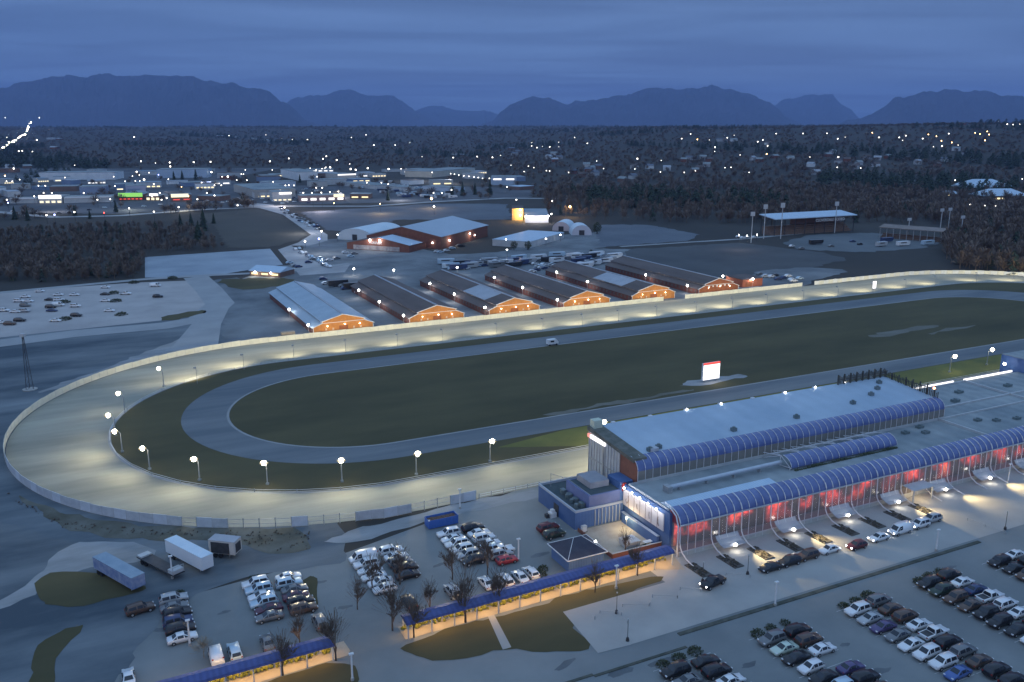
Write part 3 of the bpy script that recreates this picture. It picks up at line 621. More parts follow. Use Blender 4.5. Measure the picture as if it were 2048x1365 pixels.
for k in range(17):
    u = 131.5 + 2 * k; q = cb(); q.tube([(u, p[0] - .05, p[1] + .05) for p in reversed(MV)], .07, 4); q.build('skylight_rib', RIBM, CB)
q = cb()
for k in range(6):
    u = 131.5 + 5.4 * k
    q.tube([(u, 134, 10.3), (u, 139.3, 9.2)], .09, 4); q.tube([(u, 134, 10.3), (u + 2.7, 139.3, 9.2)], .07, 4); q.tube([(u + 2.7, 139.3, 9.2), (min(u + 5.4, 163.5), 134, 10.3)], .07, 4)
q.tube([(131.5, 136.6, 9.8), (163.5, 136.6, 9.8)], .09, 4)
for v in (131, 134): q.tube([(131.5, v, 8), (131.5, v, 8.6 + (v - 131) * .55)], .1, 4)
q.tube([(131.5, 130.7, 8.4), (131.5, 134, 10.4)], .1, 4); q.tube([(131.5, 134, 8.1), (131.5, 131, 8.5)], .1, 4); q.tube([(131.5, 139, 8.1), (131.5, 134, 10.3)], .1, 4)
q.build('truss', RIBM, CB)
q = cb()
for k in range(26): q.box(163 - k * 1.2 - .9, 163 - k * 1.2, 129.9, 130.3, 8.0, 8.35 + .2 * math.sin(k))
q.build('roof_planting', BUSH, CB)
# low wings to the right of the grandstand
cb().box(190.7, U1, 139.7, 160.5, 0, 7.4).build('low_wing', WALLB, CB)
cb().prism([(190.8, 139.8), (U1, 139.8), (U1, 160.4), (190.8, 160.4)], 7.4, 7.5).build('low_wing_roof', ROOFG, CB)
q = cb(); q.box(190.7, 226, 160.2, 160.5, 7.5, 7.9); q.box(226, 226.4, 139.8, 160.4, 7.5, 8.0); q.box(190.7, U1, 146.2, 146.6, 7.5, 7.9); q.build('parapet', WALLG, CB)
for u, v in ((196, 150), (199, 154), (206, 148), (214, 153), (232, 151), (239, 149), (246, 154), (236, 145)): unit(u, v, 7.5, 2.2, 1.4, .7)
q = cb(); q.box(193, 206, 160.6, 161.0, 7.6, 8.2); q.box(207, 222, 160.6, 161.0, 7.6, 8.2); q.box(226.6, 248, 160.6, 161, 7.6, 8.1); q.build('terrace_light', LITP, CB)
cb().box(250, 262, 156, 166, 0, 11.6).build('tower_block', BLUEW, CB)
cb().box(250.1, 261.9, 156.1, 165.9, 11.6, 11.8).build('tower_roof', ROOFG, CB)
cb().ball((247.5, 163, 9.6), .4, 6).build('terrace_lamp', LAMPW, CB)
for u in (200, 215, 235): lamp_light(CB, (u - 96, 164 - 122, 7.8), 3500, (1, .9, .7), .4, 150, (0, .6, -1))
# planters at the rib feet
pl0 = None
for k in range(9):
    u = 96.05 + 8 * k * du / 1.0 * .5 * 1.0; x, y = W(u, 116.3)
    l_ = 'dark mulch bed at a white rib foot, %s from the glass front left end' % ORD[k]
    if pl0 is None:
        pl0 = thing('planting_bed', l_, 'planting bed', (x, y, 0), ANG, 'mulch beds along the glass front')
        MB().prism([(-1.0, -2.6), (1.2, -2.6), (1.0, 2.6), (-1.2, 2.6)], .06, .22).build('edging', mat('dark_edging', (.09, .085, .08), rough=.9), pl0)
        q = MB()
        for j in range(60): q.ball((random.uniform(-.95, .95), random.uniform(-2.3, 2.3), .25), random.uniform(.12, .28), 5, (1, 1, .7))
        q.build('low_shrubs', mat('mulch_shrubs', (.04, .038, .032), (.075, .065, .05), 1., .95), pl0)
    else: dup(pl0, (x, y, 0), ANG, l_)
# ------------------------------------------------------------------ blue annexe, shed, courtyard, walkway
AO = (84, 140.6); AN = gthing('service_annexe', 'blue clad flat roofed service annexe with rooftop machinery left of the grandstand', 'building', *AO)
ab = lambda: MB(AO)
ab().box(84, 95.5, 140.7, 156.5, 0, 3.7).build('walls', BLUEW, AN)
ab().box(84.35, 95.2, 141.05, 156.2, 3.7, 3.72).build('roof', mat('tar_roof', (.05, .075, .085), (.08, .1, .11), .5, .9), AN)
q = ab(); q.box(84, 84.3, 140.7, 156.5, 3.72, 4.2); q.box(84.3, 95.5, 140.7, 141, 3.72, 4.2); q.box(84.3, 95.5, 156.2, 156.5, 3.72, 4.2); q.build('parapet', mat('pale_coping', (.4, .44, .5), rough=.6), AN)
ab().box(87.5, 95.6, 141.1, 150.5, 3.72, 6.6).build('penthouse', mat('penthouse_cladding', (.13, .17, .34), (.165, .21, .4), .4, .6, stripes=('X', 1.2, .3)), AN)
ab().box(87.9, 95.2, 141.5, 150.1, 6.6, 6.65).build('penthouse_roof', MATS['tar_roof'], AN)
q = ab(); q.box(89.5, 94, 144, 149.6, 6.65, 8.0); q.build('plant_room', mat('plant_room_panel', (.25, .26, .3), (.3, .31, .34), .5, .7), AN)
q = ab()
for k in range(4): q.tube([(85.6 + .3 * k, 143 + 2.4 * k, 3.75), (85.6 + .3 * k, 143 + 2.4 * k, 4.6)], .45, 8); q.box(86.3, 87.2, 142.2 + 2.5 * k, 143.6 + 2.5 * k, 3.75, 4.7)
q.build('rooftop_unit', MATS['unit_metal'], AN)
q = ab(); q.tube([(86, 154.6, 3.8), (86, 154.6, 6.9)], .06, 4); q.tube([(86, 154.6, 6.8), (88, 150.8, 6.7)], .05, 4); q.tube([(88, 150.6, 6.65), (87.9, 141.3, 6.65)], .06, 4); q.build('railing', STEEL, AN)
q = ab()
for k in range(8): q.box(88.6 + .85 * k, 88.75 + .85 * k, 140.55, 140.7, .1, 3.6)
q.build('wall_batten', WALLG, AN)
ab().box(83.9, 84, 147.5, 149.5, 0, 2.6).build('door', DARK, AN)
ab().box(94.9, 98.0, 141.0, 146, 0, 8.2).build('link_block', BLUEW, AN)
t = gthing('refuse_bin', 'white bin standing at the near front corner of the blue annexe', 'bin', 85.2, 139.2); MB().box(-.5, .5, -.4, .4, .1, 1.3).build('bin_body', WHITE, t); MB().extr([(-.45, 1.3), (-.4, 1.5), (.4, 1.42), (.45, 1.3)], -.52, .52).build('lid', WALLG, t); MB().tube([(-.6, -.3, .14), (.6, -.3, .14)], .14, 8).build('wheels', TYRE, t)
t = gthing('pallet_stack', 'white and dark stack of crates by the far door of the blue annexe', 'crates', 83, 148.5); MB().box(-.7, .6, -.9, .6, .04, 1.1).box(-.4, .3, -.7, .2, 1.1, 1.7).build('crate', WHITE, t); MB().box(-1.6, -.9, -.5, .4, .04, .8).build('dark_crate', DARK, t)
t = gthing('fence_wall', 'low pale courtyard wall between the annexe and the covered walkway', 'wall', 84.2, 127.2); MB((84.2, 127.2)).box(84.2, 95.4, 126.9, 127.1, 0, 1.1).box(84.2, 84.4, 127.1, 140, 0, .8).build('blockwork', BRICK, t); MB((84.2, 127.2)).box(84.1, 95.5, 126.85, 127.15, 1.1, 1.18).build('coping', WALLG, t)
t = gthing('yard_wall', 'dark blue solid wall under the lit banner', 'wall', 94.4, 130); MB((94.4, 130)).box(94.6, 95.1, 127.4, 139.8, 0, 2.2).build('wall_panel', BLUEW, t); MB((94.4, 130)).box(94.5, 95.2, 127.3, 139.9, 2.2, 2.3).build('coping', MATS['pale_coping'], t)
t = gthing('flood_lamp', 'small warm wall lamp lighting the paved courtyard', 'lamp', 93.6, 136.5); MB().tube([(0, 0, 0), (0, 0, 2.4)], .05, 5).build('pole', STEEL, t); MB().ball((0, 0, 2.5), .16, 6).build('bulb', LAMPY, t); lamp_light(t, (-.3, 0, 2.5), 420, (1, .72, .32), .3)
t = gthing('stacked_boxes', 'silver skip heaped with white sacks in the courtyard', 'skip', 90.2, 130.2); MB().extr([(-1.2, .2), (-1.5, 1.4), (1.5, 1.4), (1.2, .2)], -1.6, 1.6).build('skip_body', WALLG, t)
q = MB(); 
for j in range(9): q.ball((random.uniform(-1.2, 1.2), random.uniform(-.9, .9), 1.5), random.uniform(.3, .5), 6, (1, 1, .6))
q.build('sacks', WHITE, t)
t = gthing('patio_table', 'white garden table beside the courtyard wall', 'table', 93.6, 129); MB().box(-.9, .9, -.5, .5, .7, .76).build('top', WHITE, t); MB().tube([(-.6, 0, 0), (-.6, 0, .7)], .05, 5).tube([(.6, 0, 0), (.6, 0, .7)], .05, 5).build('leg', WHITE, t)
SO = (77.6, 129.4); SH = gthing('pavilion', 'small blue pavilion with a dark hipped roof beside the covered walkway', 'pavilion', *SO)
MB(SO).box(74.2, 81.6, 126.2, 132.8, 0, 2.7).build('walls', BLUEW, SH)
q = MB(SO); A_ = [(73.6, 125.6, 2.7), (82.2, 125.6, 2.7), (82.2, 133.4, 2.7), (73.6, 133.4, 2.7)]; r1, r2 = (77.0, 129.5, 4.9), (78.8, 129.5, 4.9)
q.face([A_[0], A_[1], r2, r1]); q.face([A_[1], A_[2], r2]); q.face([A_[2], A_[3], r1, r2]); q.face([A_[3], A_[0], r1]); q.build('roof', mat('slate_roof', (.045, .048, .07), (.065, .068, .09), .5, .9), SH)
q = MB(SO)
for a, c in ((A_[0], A_[1]), (A_[1], A_[2]), (A_[2], A_[3]), (A_[3], A_[0])): q.tube([a, c], .1, 4)
q.tube([A_[0], r1], .07, 4); q.tube([A_[1], r2], .07, 4); q.build('fascia', WHITE, SH)
MB(SO).ball((81.9, 129.5, 3.1), .2, 6).build('lamp', LAMPW, SH)
def walkway(u0, u1, va, vb, label):
    o = (u0, va); t = gthing('covered_walkway', label, 'walkway', *o); k = (vb - va) / (u1 - u0); sh_ = lambda q: q
    q = MB(o); n = int((u1 - u0) / 4)
    def pt(u, dv, z): return (u, va + (u - u0) * k + dv, z)
    pro = [(0, 2.55), (.15, 2.95), (1.5, 3.35), (2.9, 2.95), (3.0, 2.75)]
    for a, c in zip(pro, pro[1:]): q.face([pt(u0, *a), pt(u1, *a), pt(u1, *c), pt(u0, *c)])
    for u in (u0, u1): q.face([pt(u, *a) for a in pro])
    q.build('roof', BLUER, t); pm = MB(o); lm = MB(o)
    for j in range(n + 1):
        u = u0 + .3 + j * (u1 - u0 - .6) / n
        for dv in (.25, 2.75): pm.box(*sorted((u - .09, u + .09)), pt(u, dv, 0)[1] - .09, pt(u, dv, 0)[1] + .09, 0, 2.75)
    pm.build('post', WALLG, t)
    for j in range(n):
        u = u0 + (j + .5) * (u1 - u0) / n; p = pt(u, 1.4, 2.62); q = MB(o); q.box(p[0] - .6, p[0] + .6, p[1] - .08, p[1] + .08, 2.6, 2.66); q.build('strip_lamp', LAMPO, t)
        lamp_light(t, (p[0] - o[0], p[1] - o[1] - .5, 2.5), 300, (1, .6, .24), .5)
    q = MB(o)
    for j in range(int((u1 - u0) * 7)):
        p = pt(u0 + random.uniform(0, u1 - u0), random.uniform(2.2, 2.9), random.uniform(.3, 1.0)); q.ball(p, random.uniform(.2, .34), 5)
    h = q.build('hedge', HEDGE, None); h.location = t.location; h.rotation_euler = t.rotation_euler
    return t, h
t, h = walkway(0, 28.4, 117.6, 118.4, 'left stretch of the blue roofed walkway, lit orange beneath'); tag(h, 'clipped yellow green hedge behind the left stretch of the blue walkway', 'hedge')
t, h = walkway(40.2, 93.2, 118.8, 119.8, 'long right stretch of the blue roofed walkway running up to the glass building'); tag(h, 'clipped yellow green hedge behind the long right stretch of the walkway', 'hedge')
# ------------------------------------------------------------------ barns
bl = ['horse barn with a blue metal roof, leftmost of the orange fronted row', 'brown roofed horse barn second from the left, beside the blue roofed barn', 'brown horse barn with a pale roof patch near its front, third in row', 'brown roofed horse barn with a pale ridge line, fourth in the row', 'brown roofed horse barn with a pale patch in mid roof, fifth in the row', 'red brown horse barn at the right end, a row of pale windows in its gable']
VGX = {}
def barn(uc, k):
    v0, v1 = 332.5, 416.5; o = (uc, v0); t = gthing('horse_barn', bl[k], 'barn', uc, v0, 'horse barns beside the track'); q = MB(o)
    hw, sh = 12.1, 8.4
    rm = (BARNBL, BROOF, BROOF, BROOF, BROOF, BROOF)[k]; fm = ORANGE if k < 5 else mat('rust_boards', (.36, .12, .05), (.27, .09, .04), .8, .75, stripes=('X', 2.2, .35))
    gable = [(uc - hw, 0), (uc + hw, 0), (uc + hw, 2.9), (uc + sh, 4.4), (uc + sh, 5.0), (uc, 7.3), (uc - sh, 5.0), (uc - sh, 4.4), (uc - hw, 2.9)]
    q.face([(p[0], v0, p[1]) for p in gable]); q.build('front_wall', fm, t)
    q = MB(o); q.face([(p[0], v1, p[1]) for p in gable])
    for sg in (-1, 1): q.face([(uc + sg * hw, v0 + .05, 0), (uc + sg * hw, v1, 0), (uc + sg * hw, v1, 2.9), (uc + sg * hw, v0 + .05, 2.9)])
    q.build('wall', REDW, t)
    def slope(a, c, m, name, y0=v0 + .1, y1=v1 + .3, dz=0):
        q = MB(o); q.extr([(a[0], a[1] + dz), (c[0], c[1] + dz), (c[0], c[1] + .12 + dz), (a[0], a[1] + .12 + dz)], y0, y1, axis='y'); return q.build(name, m, t)
    for sg in (-1, 1):
        slope((uc + sg * (hw + .5), 2.75), (uc + sg * sh, 4.42), rm, 'lower_roof')
        r_ = slope((uc + sg * (sh + .5), 4.95), (uc, 7.32), rm, 'upper_roof')
        if k in (2, 4) and sg == -1:
            y0, y1 = ((v0 + 12, v0 + 36), (v0 + 14, v0 + 40))[k == 4]
            q = MB(o); q.extr([(uc + sg * (sh + .5), 5.09), (uc, 7.46), (uc, 7.5), (uc + sg * (sh + .5), 5.13)], y0, y1, axis='y'); q.build('roof_patch', PALEM, t)
    q = MB(o); q.box(uc - .45, uc + .45, v0 + .3, v1, 7.36, 7.62); q.build('ridge_cap', PALEM, t)
    q = MB(o)
    for sg in (-1, 1): q.box(uc + sg * sh - .08, uc + sg * sh + .08, v0 + .1, v1, 4.4, 5.0)
    q.build('clerestory', mat('pale_clerestory', (.3, .29, .29), (.22, .2, .2), .5, .6), t)
    tr = MB(o); tr.tube([(uc - hw - .5, v0 - .08, 2.85), (uc - sh, v0 - .08, 4.5)], .17, 4); tr.tube([(uc + hw + .5, v0 - .08, 2.85), (uc + sh, v0 - .08, 4.5)], .17, 4)
    tr.tube([(uc - sh - .5, v0 - .08, 5.05), (uc, v0 - .08, 7.42), (uc + sh + .5, v0 - .08, 5.05)], .17, 4); tr.tube([(uc - sh, v0 - .08, 4.5), (uc - sh, v0 - .08, 5.1)], .12, 4); tr.tube([(uc + sh, v0 - .08, 4.5), (uc + sh, v0 - .08, 5.1)], .12, 4)
    tr.tube([(uc - hw, v0 - .08, 0), (uc - hw, v0 - .08, 2.9)], .13, 4); tr.tube([(uc + hw, v0 - .08, 0), (uc + hw, v0 - .08, 2.9)], .13, 4)
    tr.tube([(uc - sh, v0 - .08, 4.45), (uc + sh, v0 - .08, 4.45)], .12, 4); tr.build('trim', WHITE, t)
    dm = mat('barn_door', (.2, .07, .03), (.26, .09, .04), 1., .8)
    for x0 in ((-1.7, 1.7),): 
        d = MB(o).box(uc - 1.8, uc + 1.8, v0 - .14, v0 - .02, 0, 3.0).build('door', dm, t)
    for x in (-7, -4.2, 4.2, 7) if k < 5 else (-6, -3.6, -1.2, 1.2, 3.6, 6):
        z = 1.5 if k < 5 else 3.4
        MB(o).box(uc + x - .35, uc + x + .35, v0 - .12, v0 - .02, z, z + .8).build('window', WHITE if k == 5 else mat('pale_pane', (.55, .4, .3), rough=.4), t)
    if 'so' not in VGX: VGX['so'] = MB().box(-.06, 0, 0, 1.1, 1.1, 2.3).mesh('stall_window', mat('stall_dark', (.05, .035, .035), (.3, .26, .25), .9, .8))
    for j in range(26): link('stall_window', VGX['so'], t, (-hw, 2 + j * 3.15, 0))
    # cross trim lamp on the gable
    MB(o).ball((uc + .5, v0 - .3, 3.4), .16, 6).build('door_lamp', LAMPY, t); [lamp_light(t, (x, -3.6, 3.0), 210 if k < 5 else 130, (1, .78, .45), .5) for x in (-6.5, 0, 6.5)]
    for x in (-6.5, 6.5): MB(o).ball((uc + x, v0 - .3, 3.2), .13, 6).build('door_lamp', LAMPY, t)
for k, uc in enumerate((90.3, 130, 166, 202.5, 239, 277.5)): barn(uc, k)
o = (305, 340); t = gthing('tack_house', 'small flat red brown building at the right end of the barn row', 'building', *o)
MB(o).box(298, 311, 339, 352, 0, 4).build('walls', mat('red_boards', (.4, .12, .06), (.3, .09, .05), .7, .7), t); MB(o).box(297.7, 311.3, 338.7, 352.3, 4, 4.25).build('roof', BROOF, t); MB(o).box(300, 304, 338.9, 339, .1, 2.6).build('door', dmx if False else MATS['barn_door'], t)
PL = None
for (u, v, z_, l_) in [(76.6, 334, 4, 'front left of the blue roofed barn'), (76.6, 367, 4, 'half way along the blue roofed barn'), (115.9, 334, 4, 'front left of the second barn'), (115.9, 366, 4, 'half way along the second barn'), (115.9, 397, 4, 'back left of the second barn'), (152.6, 334, 4, 'front left of the third barn'), (152.6, 368, 4, 'half way along the third barn'), (152.6, 399, 4, 'back left of the third barn'), (188.6, 335, 4, 'front left of the fourth barn'), (188.6, 369, 4, 'half way along the fourth barn'), (188.6, 401, 4, 'back left of the fourth barn'), (224.8, 369, 4, 'half way along the fifth barn'), (225.2, 401, 4, 'back left of the fifth barn'), (262.6, 338, 4, 'front left of the last barn'), (262.6, 373, 4, 'half way along the last barn'), (296, 352, 4, 'between last barn and the small red building'), (304, 338.4, 4, 'front of the small red building'), (132, 460, 4, 'behind the second barn by the road'), (150, 446, 4, 'in the yard behind the third barn'), (184, 439, 4, 'in the yard behind the fourth barn')]:
    x, y = W(u, v); l_ = 'white yard lamp on a short pole, ' + l_
    if PL is None:
        PL = thing('yard_lamp', l_, 'lamp', (x, y, 0), ANG, 'yard lamps between the barns'); MB().tube([(0, 0, 0), (0, 0, 4)], .07, 5).build('pole', STEEL, PL); MB().ball((0, 0, 4.1), .48, 6).build('bulb', LAMPW, PL); t = PL
    else: t = dup(PL, (x, y, 0), ANG, l_)
    for c in list(t.children):
        if c.type == 'LIGHT': bpy.data.objects.remove(c)
    lamp_light(t, (-.9, -.2, 4.0), 520, (1, .9, .82), .3)
# ------------------------------------------------------------------ vehicles
PAINT = {}
def paint(c):
    if c not in PAINT:
        rgb = {'white': (.72, .74, .76), 'silver': (.4, .42, .44), 'grey': (.17, .18, .19), 'black': (.022, .022, .026), 'dark blue': (.03, .05, .13), 'blue': (.07, .13, .34), 'brown': (.1, .065, .05), 'dark red': (.12, .02, .025), 'maroon': (.09, .03, .05), 'pale green': (.5, .6, .52), 'dark green': (.03, .05, .04), 'purple': (.09, .07, .17), 'red': (.45, .05, .06), 'pale blue': (.45, .58, .68)}[c]
        PAINT[c] = mat('paint_' + c.replace(' ', '_'), rgb, rough=.28, metal=.15, spec=.6)
    return PAINT[c]
CARS = {}
def ringpts(x, zb, zm, zt, w, wt): return [(x, -w * .94, zb), (x, -w, zm * .6 + zb * .4), (x, -w * .97, zm), (x, -wt, zt), (x, wt, zt), (x, w * .97, zm), (x, w, zm * .6 + zb * .4), (x, w * .94, zb)]
def carmeshes(kind):
    if kind in CARS: return CARS[kind]
    if kind == 'sedan': st = [(-2.32, .32, .62, .64, .82, .7), (-2.22, .28, .86, .88, .86, .74), (-1.55, .25, .96, .98, .88, .74), (-.85, .25, .96, 1.4, .9, .62), (.25, .25, .95, 1.43, .9, .63), (1.1, .25, .93, .95, .88, .74), (2.05, .28, .76, .79, .84, .68), (2.32, .34, .55, .57, .74, .6)]; win = {2: 'r', 3: 's', 4: 'f'}
    elif kind == 'hatchback': st = [(-2.1, .34, .7, .72, .82, .7), (-2.02, .28, .98, 1.0, .86, .74), (-1.6, .26, 1.0, 1.42, .89, .64), (-.6, .26, 1.0, 1.5, .9, .64), (.3, .26, .98, 1.48, .9, .64), (1.05, .26, .96, .98, .88, .74), (1.95, .28, .8, .83, .84, .68), (2.15, .34, .58, .6, .76, .6)]; win = {1: 'r', 2: 's', 3: 's', 4: 'f'}
    elif kind == 'suv': st = [(-2.34, .42, .8, .82, .86, .74), (-2.28, .36, 1.08, 1.1, .92, .78), (-1.95, .34, 1.1, 1.66, .94, .7), (-.6, .34, 1.1, 1.74, .95, .7), (.4, .34, 1.08, 1.71, .95, .7), (1.1, .34, 1.06, 1.09, .93, .8), (2.15, .36, .95, .99, .9, .76), (2.36, .44, .66, .68, .82, .66)]; win = {1: 'r', 2: 's', 3: 's', 4: 'f'}
    elif kind == 'van': st = [(-2.6, .42, .9, .94, .95, .88), (-2.55, .36, 1.15, 2.0, .98, .82), (-1.2, .34, 1.15, 2.08, 1.0, .82), (.4, .34, 1.15, 2.08, 1.0, .82), (1.3, .34, 1.12, 1.95, .99, .78), (2.05, .34, 1.06, 1.1, .95, .82), (2.5, .4, .85, .88, .9, .76), (2.62, .46, .66, .68, .84, .68)]; win = {3: 's', 4: 'f'}
    else: st = [(-2.7, .5, .9, .92, .9, .86), (-2.66, .42, 1.05, 1.06, .95, .9), (-.85, .42, 1.05, 1.06, .96, .9), (-.7, .4, 1.08, 1.72, .96, .7), (.45, .4, 1.08, 1.76, .96, .7), (1.2, .4, 1.08, 1.1, .95, .82), (2.45, .42, 1.0, 1.03, .93, .8), (2.7, .5, .7, .72, .86, .7)]; win = {2: 'r', 3: 's', 4: 'f'}
    b = MB(); g = [[b.vert(*p) for p in ringpts(*s)] for s in st]
    for q, w_ in zip(g, g[1:]):
        for j in range(7): b.f.append([q[j], w_[j], w_[j + 1], q[j + 1]]); b.mi.append(0)
        b.f.append([q[7], w_[7], w_[0], q[0]]); b.mi.append(0)
    b.f.append(g[0]); b.mi.append(0); b.f.append(g[-1][::-1]); b.mi.append(0)
    bed = None
    body = b.mesh('body', [None])
    body.polygons.foreach_set('use_smooth', [True] * len(body.polygons))
    gl = MB(); rp = [ringpts(*s) for s in st]
    def lerp(a, c, t): return tuple(a[k] + (c[k] - a[k]) * t for k in range(3))
    def quad(a, c, d, e, nrm):
        cx = tuple(sum(p[k] for p in (a, c, d, e)) / 4 for k in range(3)); off = [.018 * n for n in nrm]
        gl.face([tuple(cx[k] + (p[k] - cx[k]) * .86 + off[k] for k in range(3)) for p in (a, c, d, e)])
    for i, ty in win.items():
        A, B = rp[i], rp[i + 1]
        if ty in 'sfr':
            if ty == 's' or kind in ('hatchback', 'suv', 'van') or True:
                if min(A[3][2] - A[2][2], B[3][2] - B[2][2]) > .2: quad(A[2], B[2], B[3], A[3], (0, -1, .35)); quad(A[5], A[4], B[4], B[5], (0, 1, .35))
                else:
                    gl.face([(p[0], p[1] * 1.012, p[2] + .01) for p in ((lerp(A[2], B[2], .12), lerp(A[2], B[2], .9), lerp(B[2], B[3], .85)) if A[3][2] < B[3][2] else (lerp(A[2], B[2], .1), lerp(A[2], B[2], .85), lerp(A[2], A[3], .85)))])
                    gl.face([(p[0], p[1] * 1.012, p[2] + .01) for p in ((lerp(A[5], B[5], .12), lerp(A[5], B[5], .9), lerp(B[5], B[4], .85)) if A[3][2] < B[3][2] else (lerp(A[5], B[5], .1), lerp(A[5], B[5], .85), lerp(A[5], A[4], .85)))])
        if ty == 'f': quad(A[3], B[3], B[4], A[4], (.6, 0, .8))
        if ty == 'r': quad(A[3], B[3], B[4], A[4], (-.7, 0, .7))
    windows = gl.mesh('windows', WGLASS)
    w_ = st[3][4]; r_ = {'sedan': .32, 'hatchback': .32, 'suv': .37, 'van': .36, 'pickup': .4}[kind]; wb = {'sedan': 1.4, 'hatchback': 1.3, 'suv': 1.42, 'van': 1.6, 'pickup': 1.75}[kind]
    q = MB(); q.tube([(0, -.11, 0), (0, .11, 0)], r_, 10, 0); q.tube([(0, -.125, 0), (0, .125, 0)], r_ * .55, 8, 1); wheel = q.mesh('wheel', [TYRE, STEEL])
    fr, re = st[-2], st[0]
    hl = MB().box(-.12, .16, -.17, .17, -.07, .09).mesh('headlight', mat('headlamp_glass', (.65, .67, .7), rough=.15))
    tl = MB().box(-.06, .08, -.12, .12, -.1, .1).mesh('tail_light', mat('tail_lamp_red', (.28, .02, .02), rough=.3))
    tray = None
    if kind == 'pickup': tray = MB().box(-2.55, -.95, -.74, .74, 1.065, 1.085).mesh('tray', DARK)
    CARS[kind] = (body, windows, wheel, wb, w_, r_, hl, (fr[0] + .02, fr[4] * .78, fr[3] - .13), tl, (st[1][0] - .02, st[1][4] * .8, st[1][3] - .16), tray); return CARS[kind]
def car(kind, col, x, y, rot, label, group, lights=False, simple=False):
    body, windows, wheel, wb, w_, r_, hl, hp, tl, tp, tray = carmeshes(kind)
    t = thing('parked_%s' % kind, label, {'suv': 'car', 'sedan': 'car', 'hatchback': 'car'}.get(kind, kind if kind != 'pickup' else 'pickup truck'), (x, y, .05), rot, group)
    o = link('body', body, t); o.material_slots[0].link = 'OBJECT'; o.material_slots[0].material = paint(col)
    link('windows', windows, t)
    if tray: link('tray', tray, t)
    for sx in (-1, 1):
        for sy in (-1, 1): link('wheel', wheel, t, (sx * wb, sy * (w_ - .1), r_))
    if not simple:
        for sy in (-1, 1): link('headlight', hl, t, (hp[0], sy * hp[1], hp[2])); link('tail_light', tl, t, (tp[0], sy * tp[1], tp[2]))
    if lights:
        for sy in (-1, 1): MB().ball((hp[0] + .12, sy * hp[1], hp[2]), .13, 5).build('headlight_beam', LAMPW, t)
        lamp_light(t, (hp[0] + .5, 0, .7), 60, (1, .95, .85), .1, 80, (1, 0, -.25))
    return t
# (kind, colour) codes for rows
CODE = {'w': ('suv', 'white'), 's': ('sedan', 'white'), 'h': ('hatchback', 'white'), 'p': ('pickup', 'white'), 'v': ('van', 'white'), 'k': ('suv', 'black'), 'b': ('sedan', 'black'), 'n': ('suv', 'brown'), 'g': ('sedan', 'grey'), 'G': ('suv', 'grey'), 'l': ('sedan', 'silver'), 'L': ('suv', 'silver'), 'd': ('suv', 'dark blue'), 'D': ('sedan', 'dark blue'), 'u': ('sedan', 'blue'), 'r': ('sedan', 'dark red'), 'm': ('sedan', 'maroon'), 'e': ('sedan', 'pale green'), 'q': ('pickup', 'black'), 'y': ('sedan', 'purple'), 'f': ('suv', 'dark green'), 'R': ('hatchback', 'red'), 'c': ('suv', 'pale blue'), 'N': ('sedan', 'brown')}
def row(uc, v0, codes, step, face, where, group, jit=.25, end='top', simple=False):
    n = 0
    for k, c in enumerate(codes):
        if c == '.': continue
        kd, cl = CODE[c]; n += 1
        x, y = W(uc + random.uniform(-jit, jit), v0 - step * k)
        car(kd, cl, x, y, ANG + (0 if face > 0 else math.pi) + random.uniform(-.03, .03), '%s %s, %s from the %s of %s' % (cl, kd, ORD[k], end, where), group, simple=simple)
gR = 'cars parked in the rows before the glass building'
row(73.2, 92.4, 'kgNkgnk', 2.75, -1, 'the first near row, left side', gR); row(78.8, 92.4, 'bkskgb', 2.75, 1, 'the first near row, right side', gR)
row(91.8, 92.4, 'Gebhbc.kg', 2.75, -1, 'the second near row, left side', gR); row(97.2, 92.4, 'kns.ykNkkk', 2.75, 1, 'the second near row, right side', gR)
row(110.7, 92.6, 'wlygshscu'[:5] + 'wwu', 2.75, -1, 'the third near row, left side', gR); row(116.3, 93.2, 'GNnspkGNkkkb', 2.75, 1, 'the third near row, right side', gR)
row(129.2, 93.4, 'kfnNkkbsgkns', 2.75, -1, 'the fourth near row, left side', gR); row(134.9, 93.8, 'ksDpwsbkkg', 2.75, 1, 'the fourth near row, right side', gR)
row(147.8, 93.0, 'kbnkdb', 2.75, -1, 'the fifth near row, left side', gR); row(153.4, 93.5, 'skgkb', 2.75, 1, 'the fifth near row, right side', gR)
gL = 'cars parked in the rows behind the covered walkway'
row(8.0, 147.5, 'Lgkdks', 2.6, 1, 'the left row near the trailers', gL, end='far end')
car('suv', 'brown', *W(2.6, 146.6), ANG + .15, 'dark brown car parked alone left of the row by the trailers', gL)
row(21.8, 146.6, 'wcscmg', 2.4, -1, 'the grass island row, left side', gL, end='far end'); row(27.2, 146.4, 'scgmkn', 2.4, 1, 'the grass island row, right side', gL, end='far end')
row(41.6, 147.2, 'vwsssh', 2.5, -1, 'the white car row, left side', gL, end='far end'); row(47.3, 147.6, 'wsGkb', 2.5, 1, 'the white car row, right side', gL, end='far end')
row(59.8, 149.6, 'wswwLk', 2.5, -1, 'the dumpster row, left side', gL, end='far end'); row(65.4, 149.6, 'kswscLR', 2.5, 1, 'the dumpster row, right side', gL, end='far end')
car('pickup', 'white', *P(1002, 1108), ANG, 'white pickup standing apart at the right end under the dumpster row', gL)
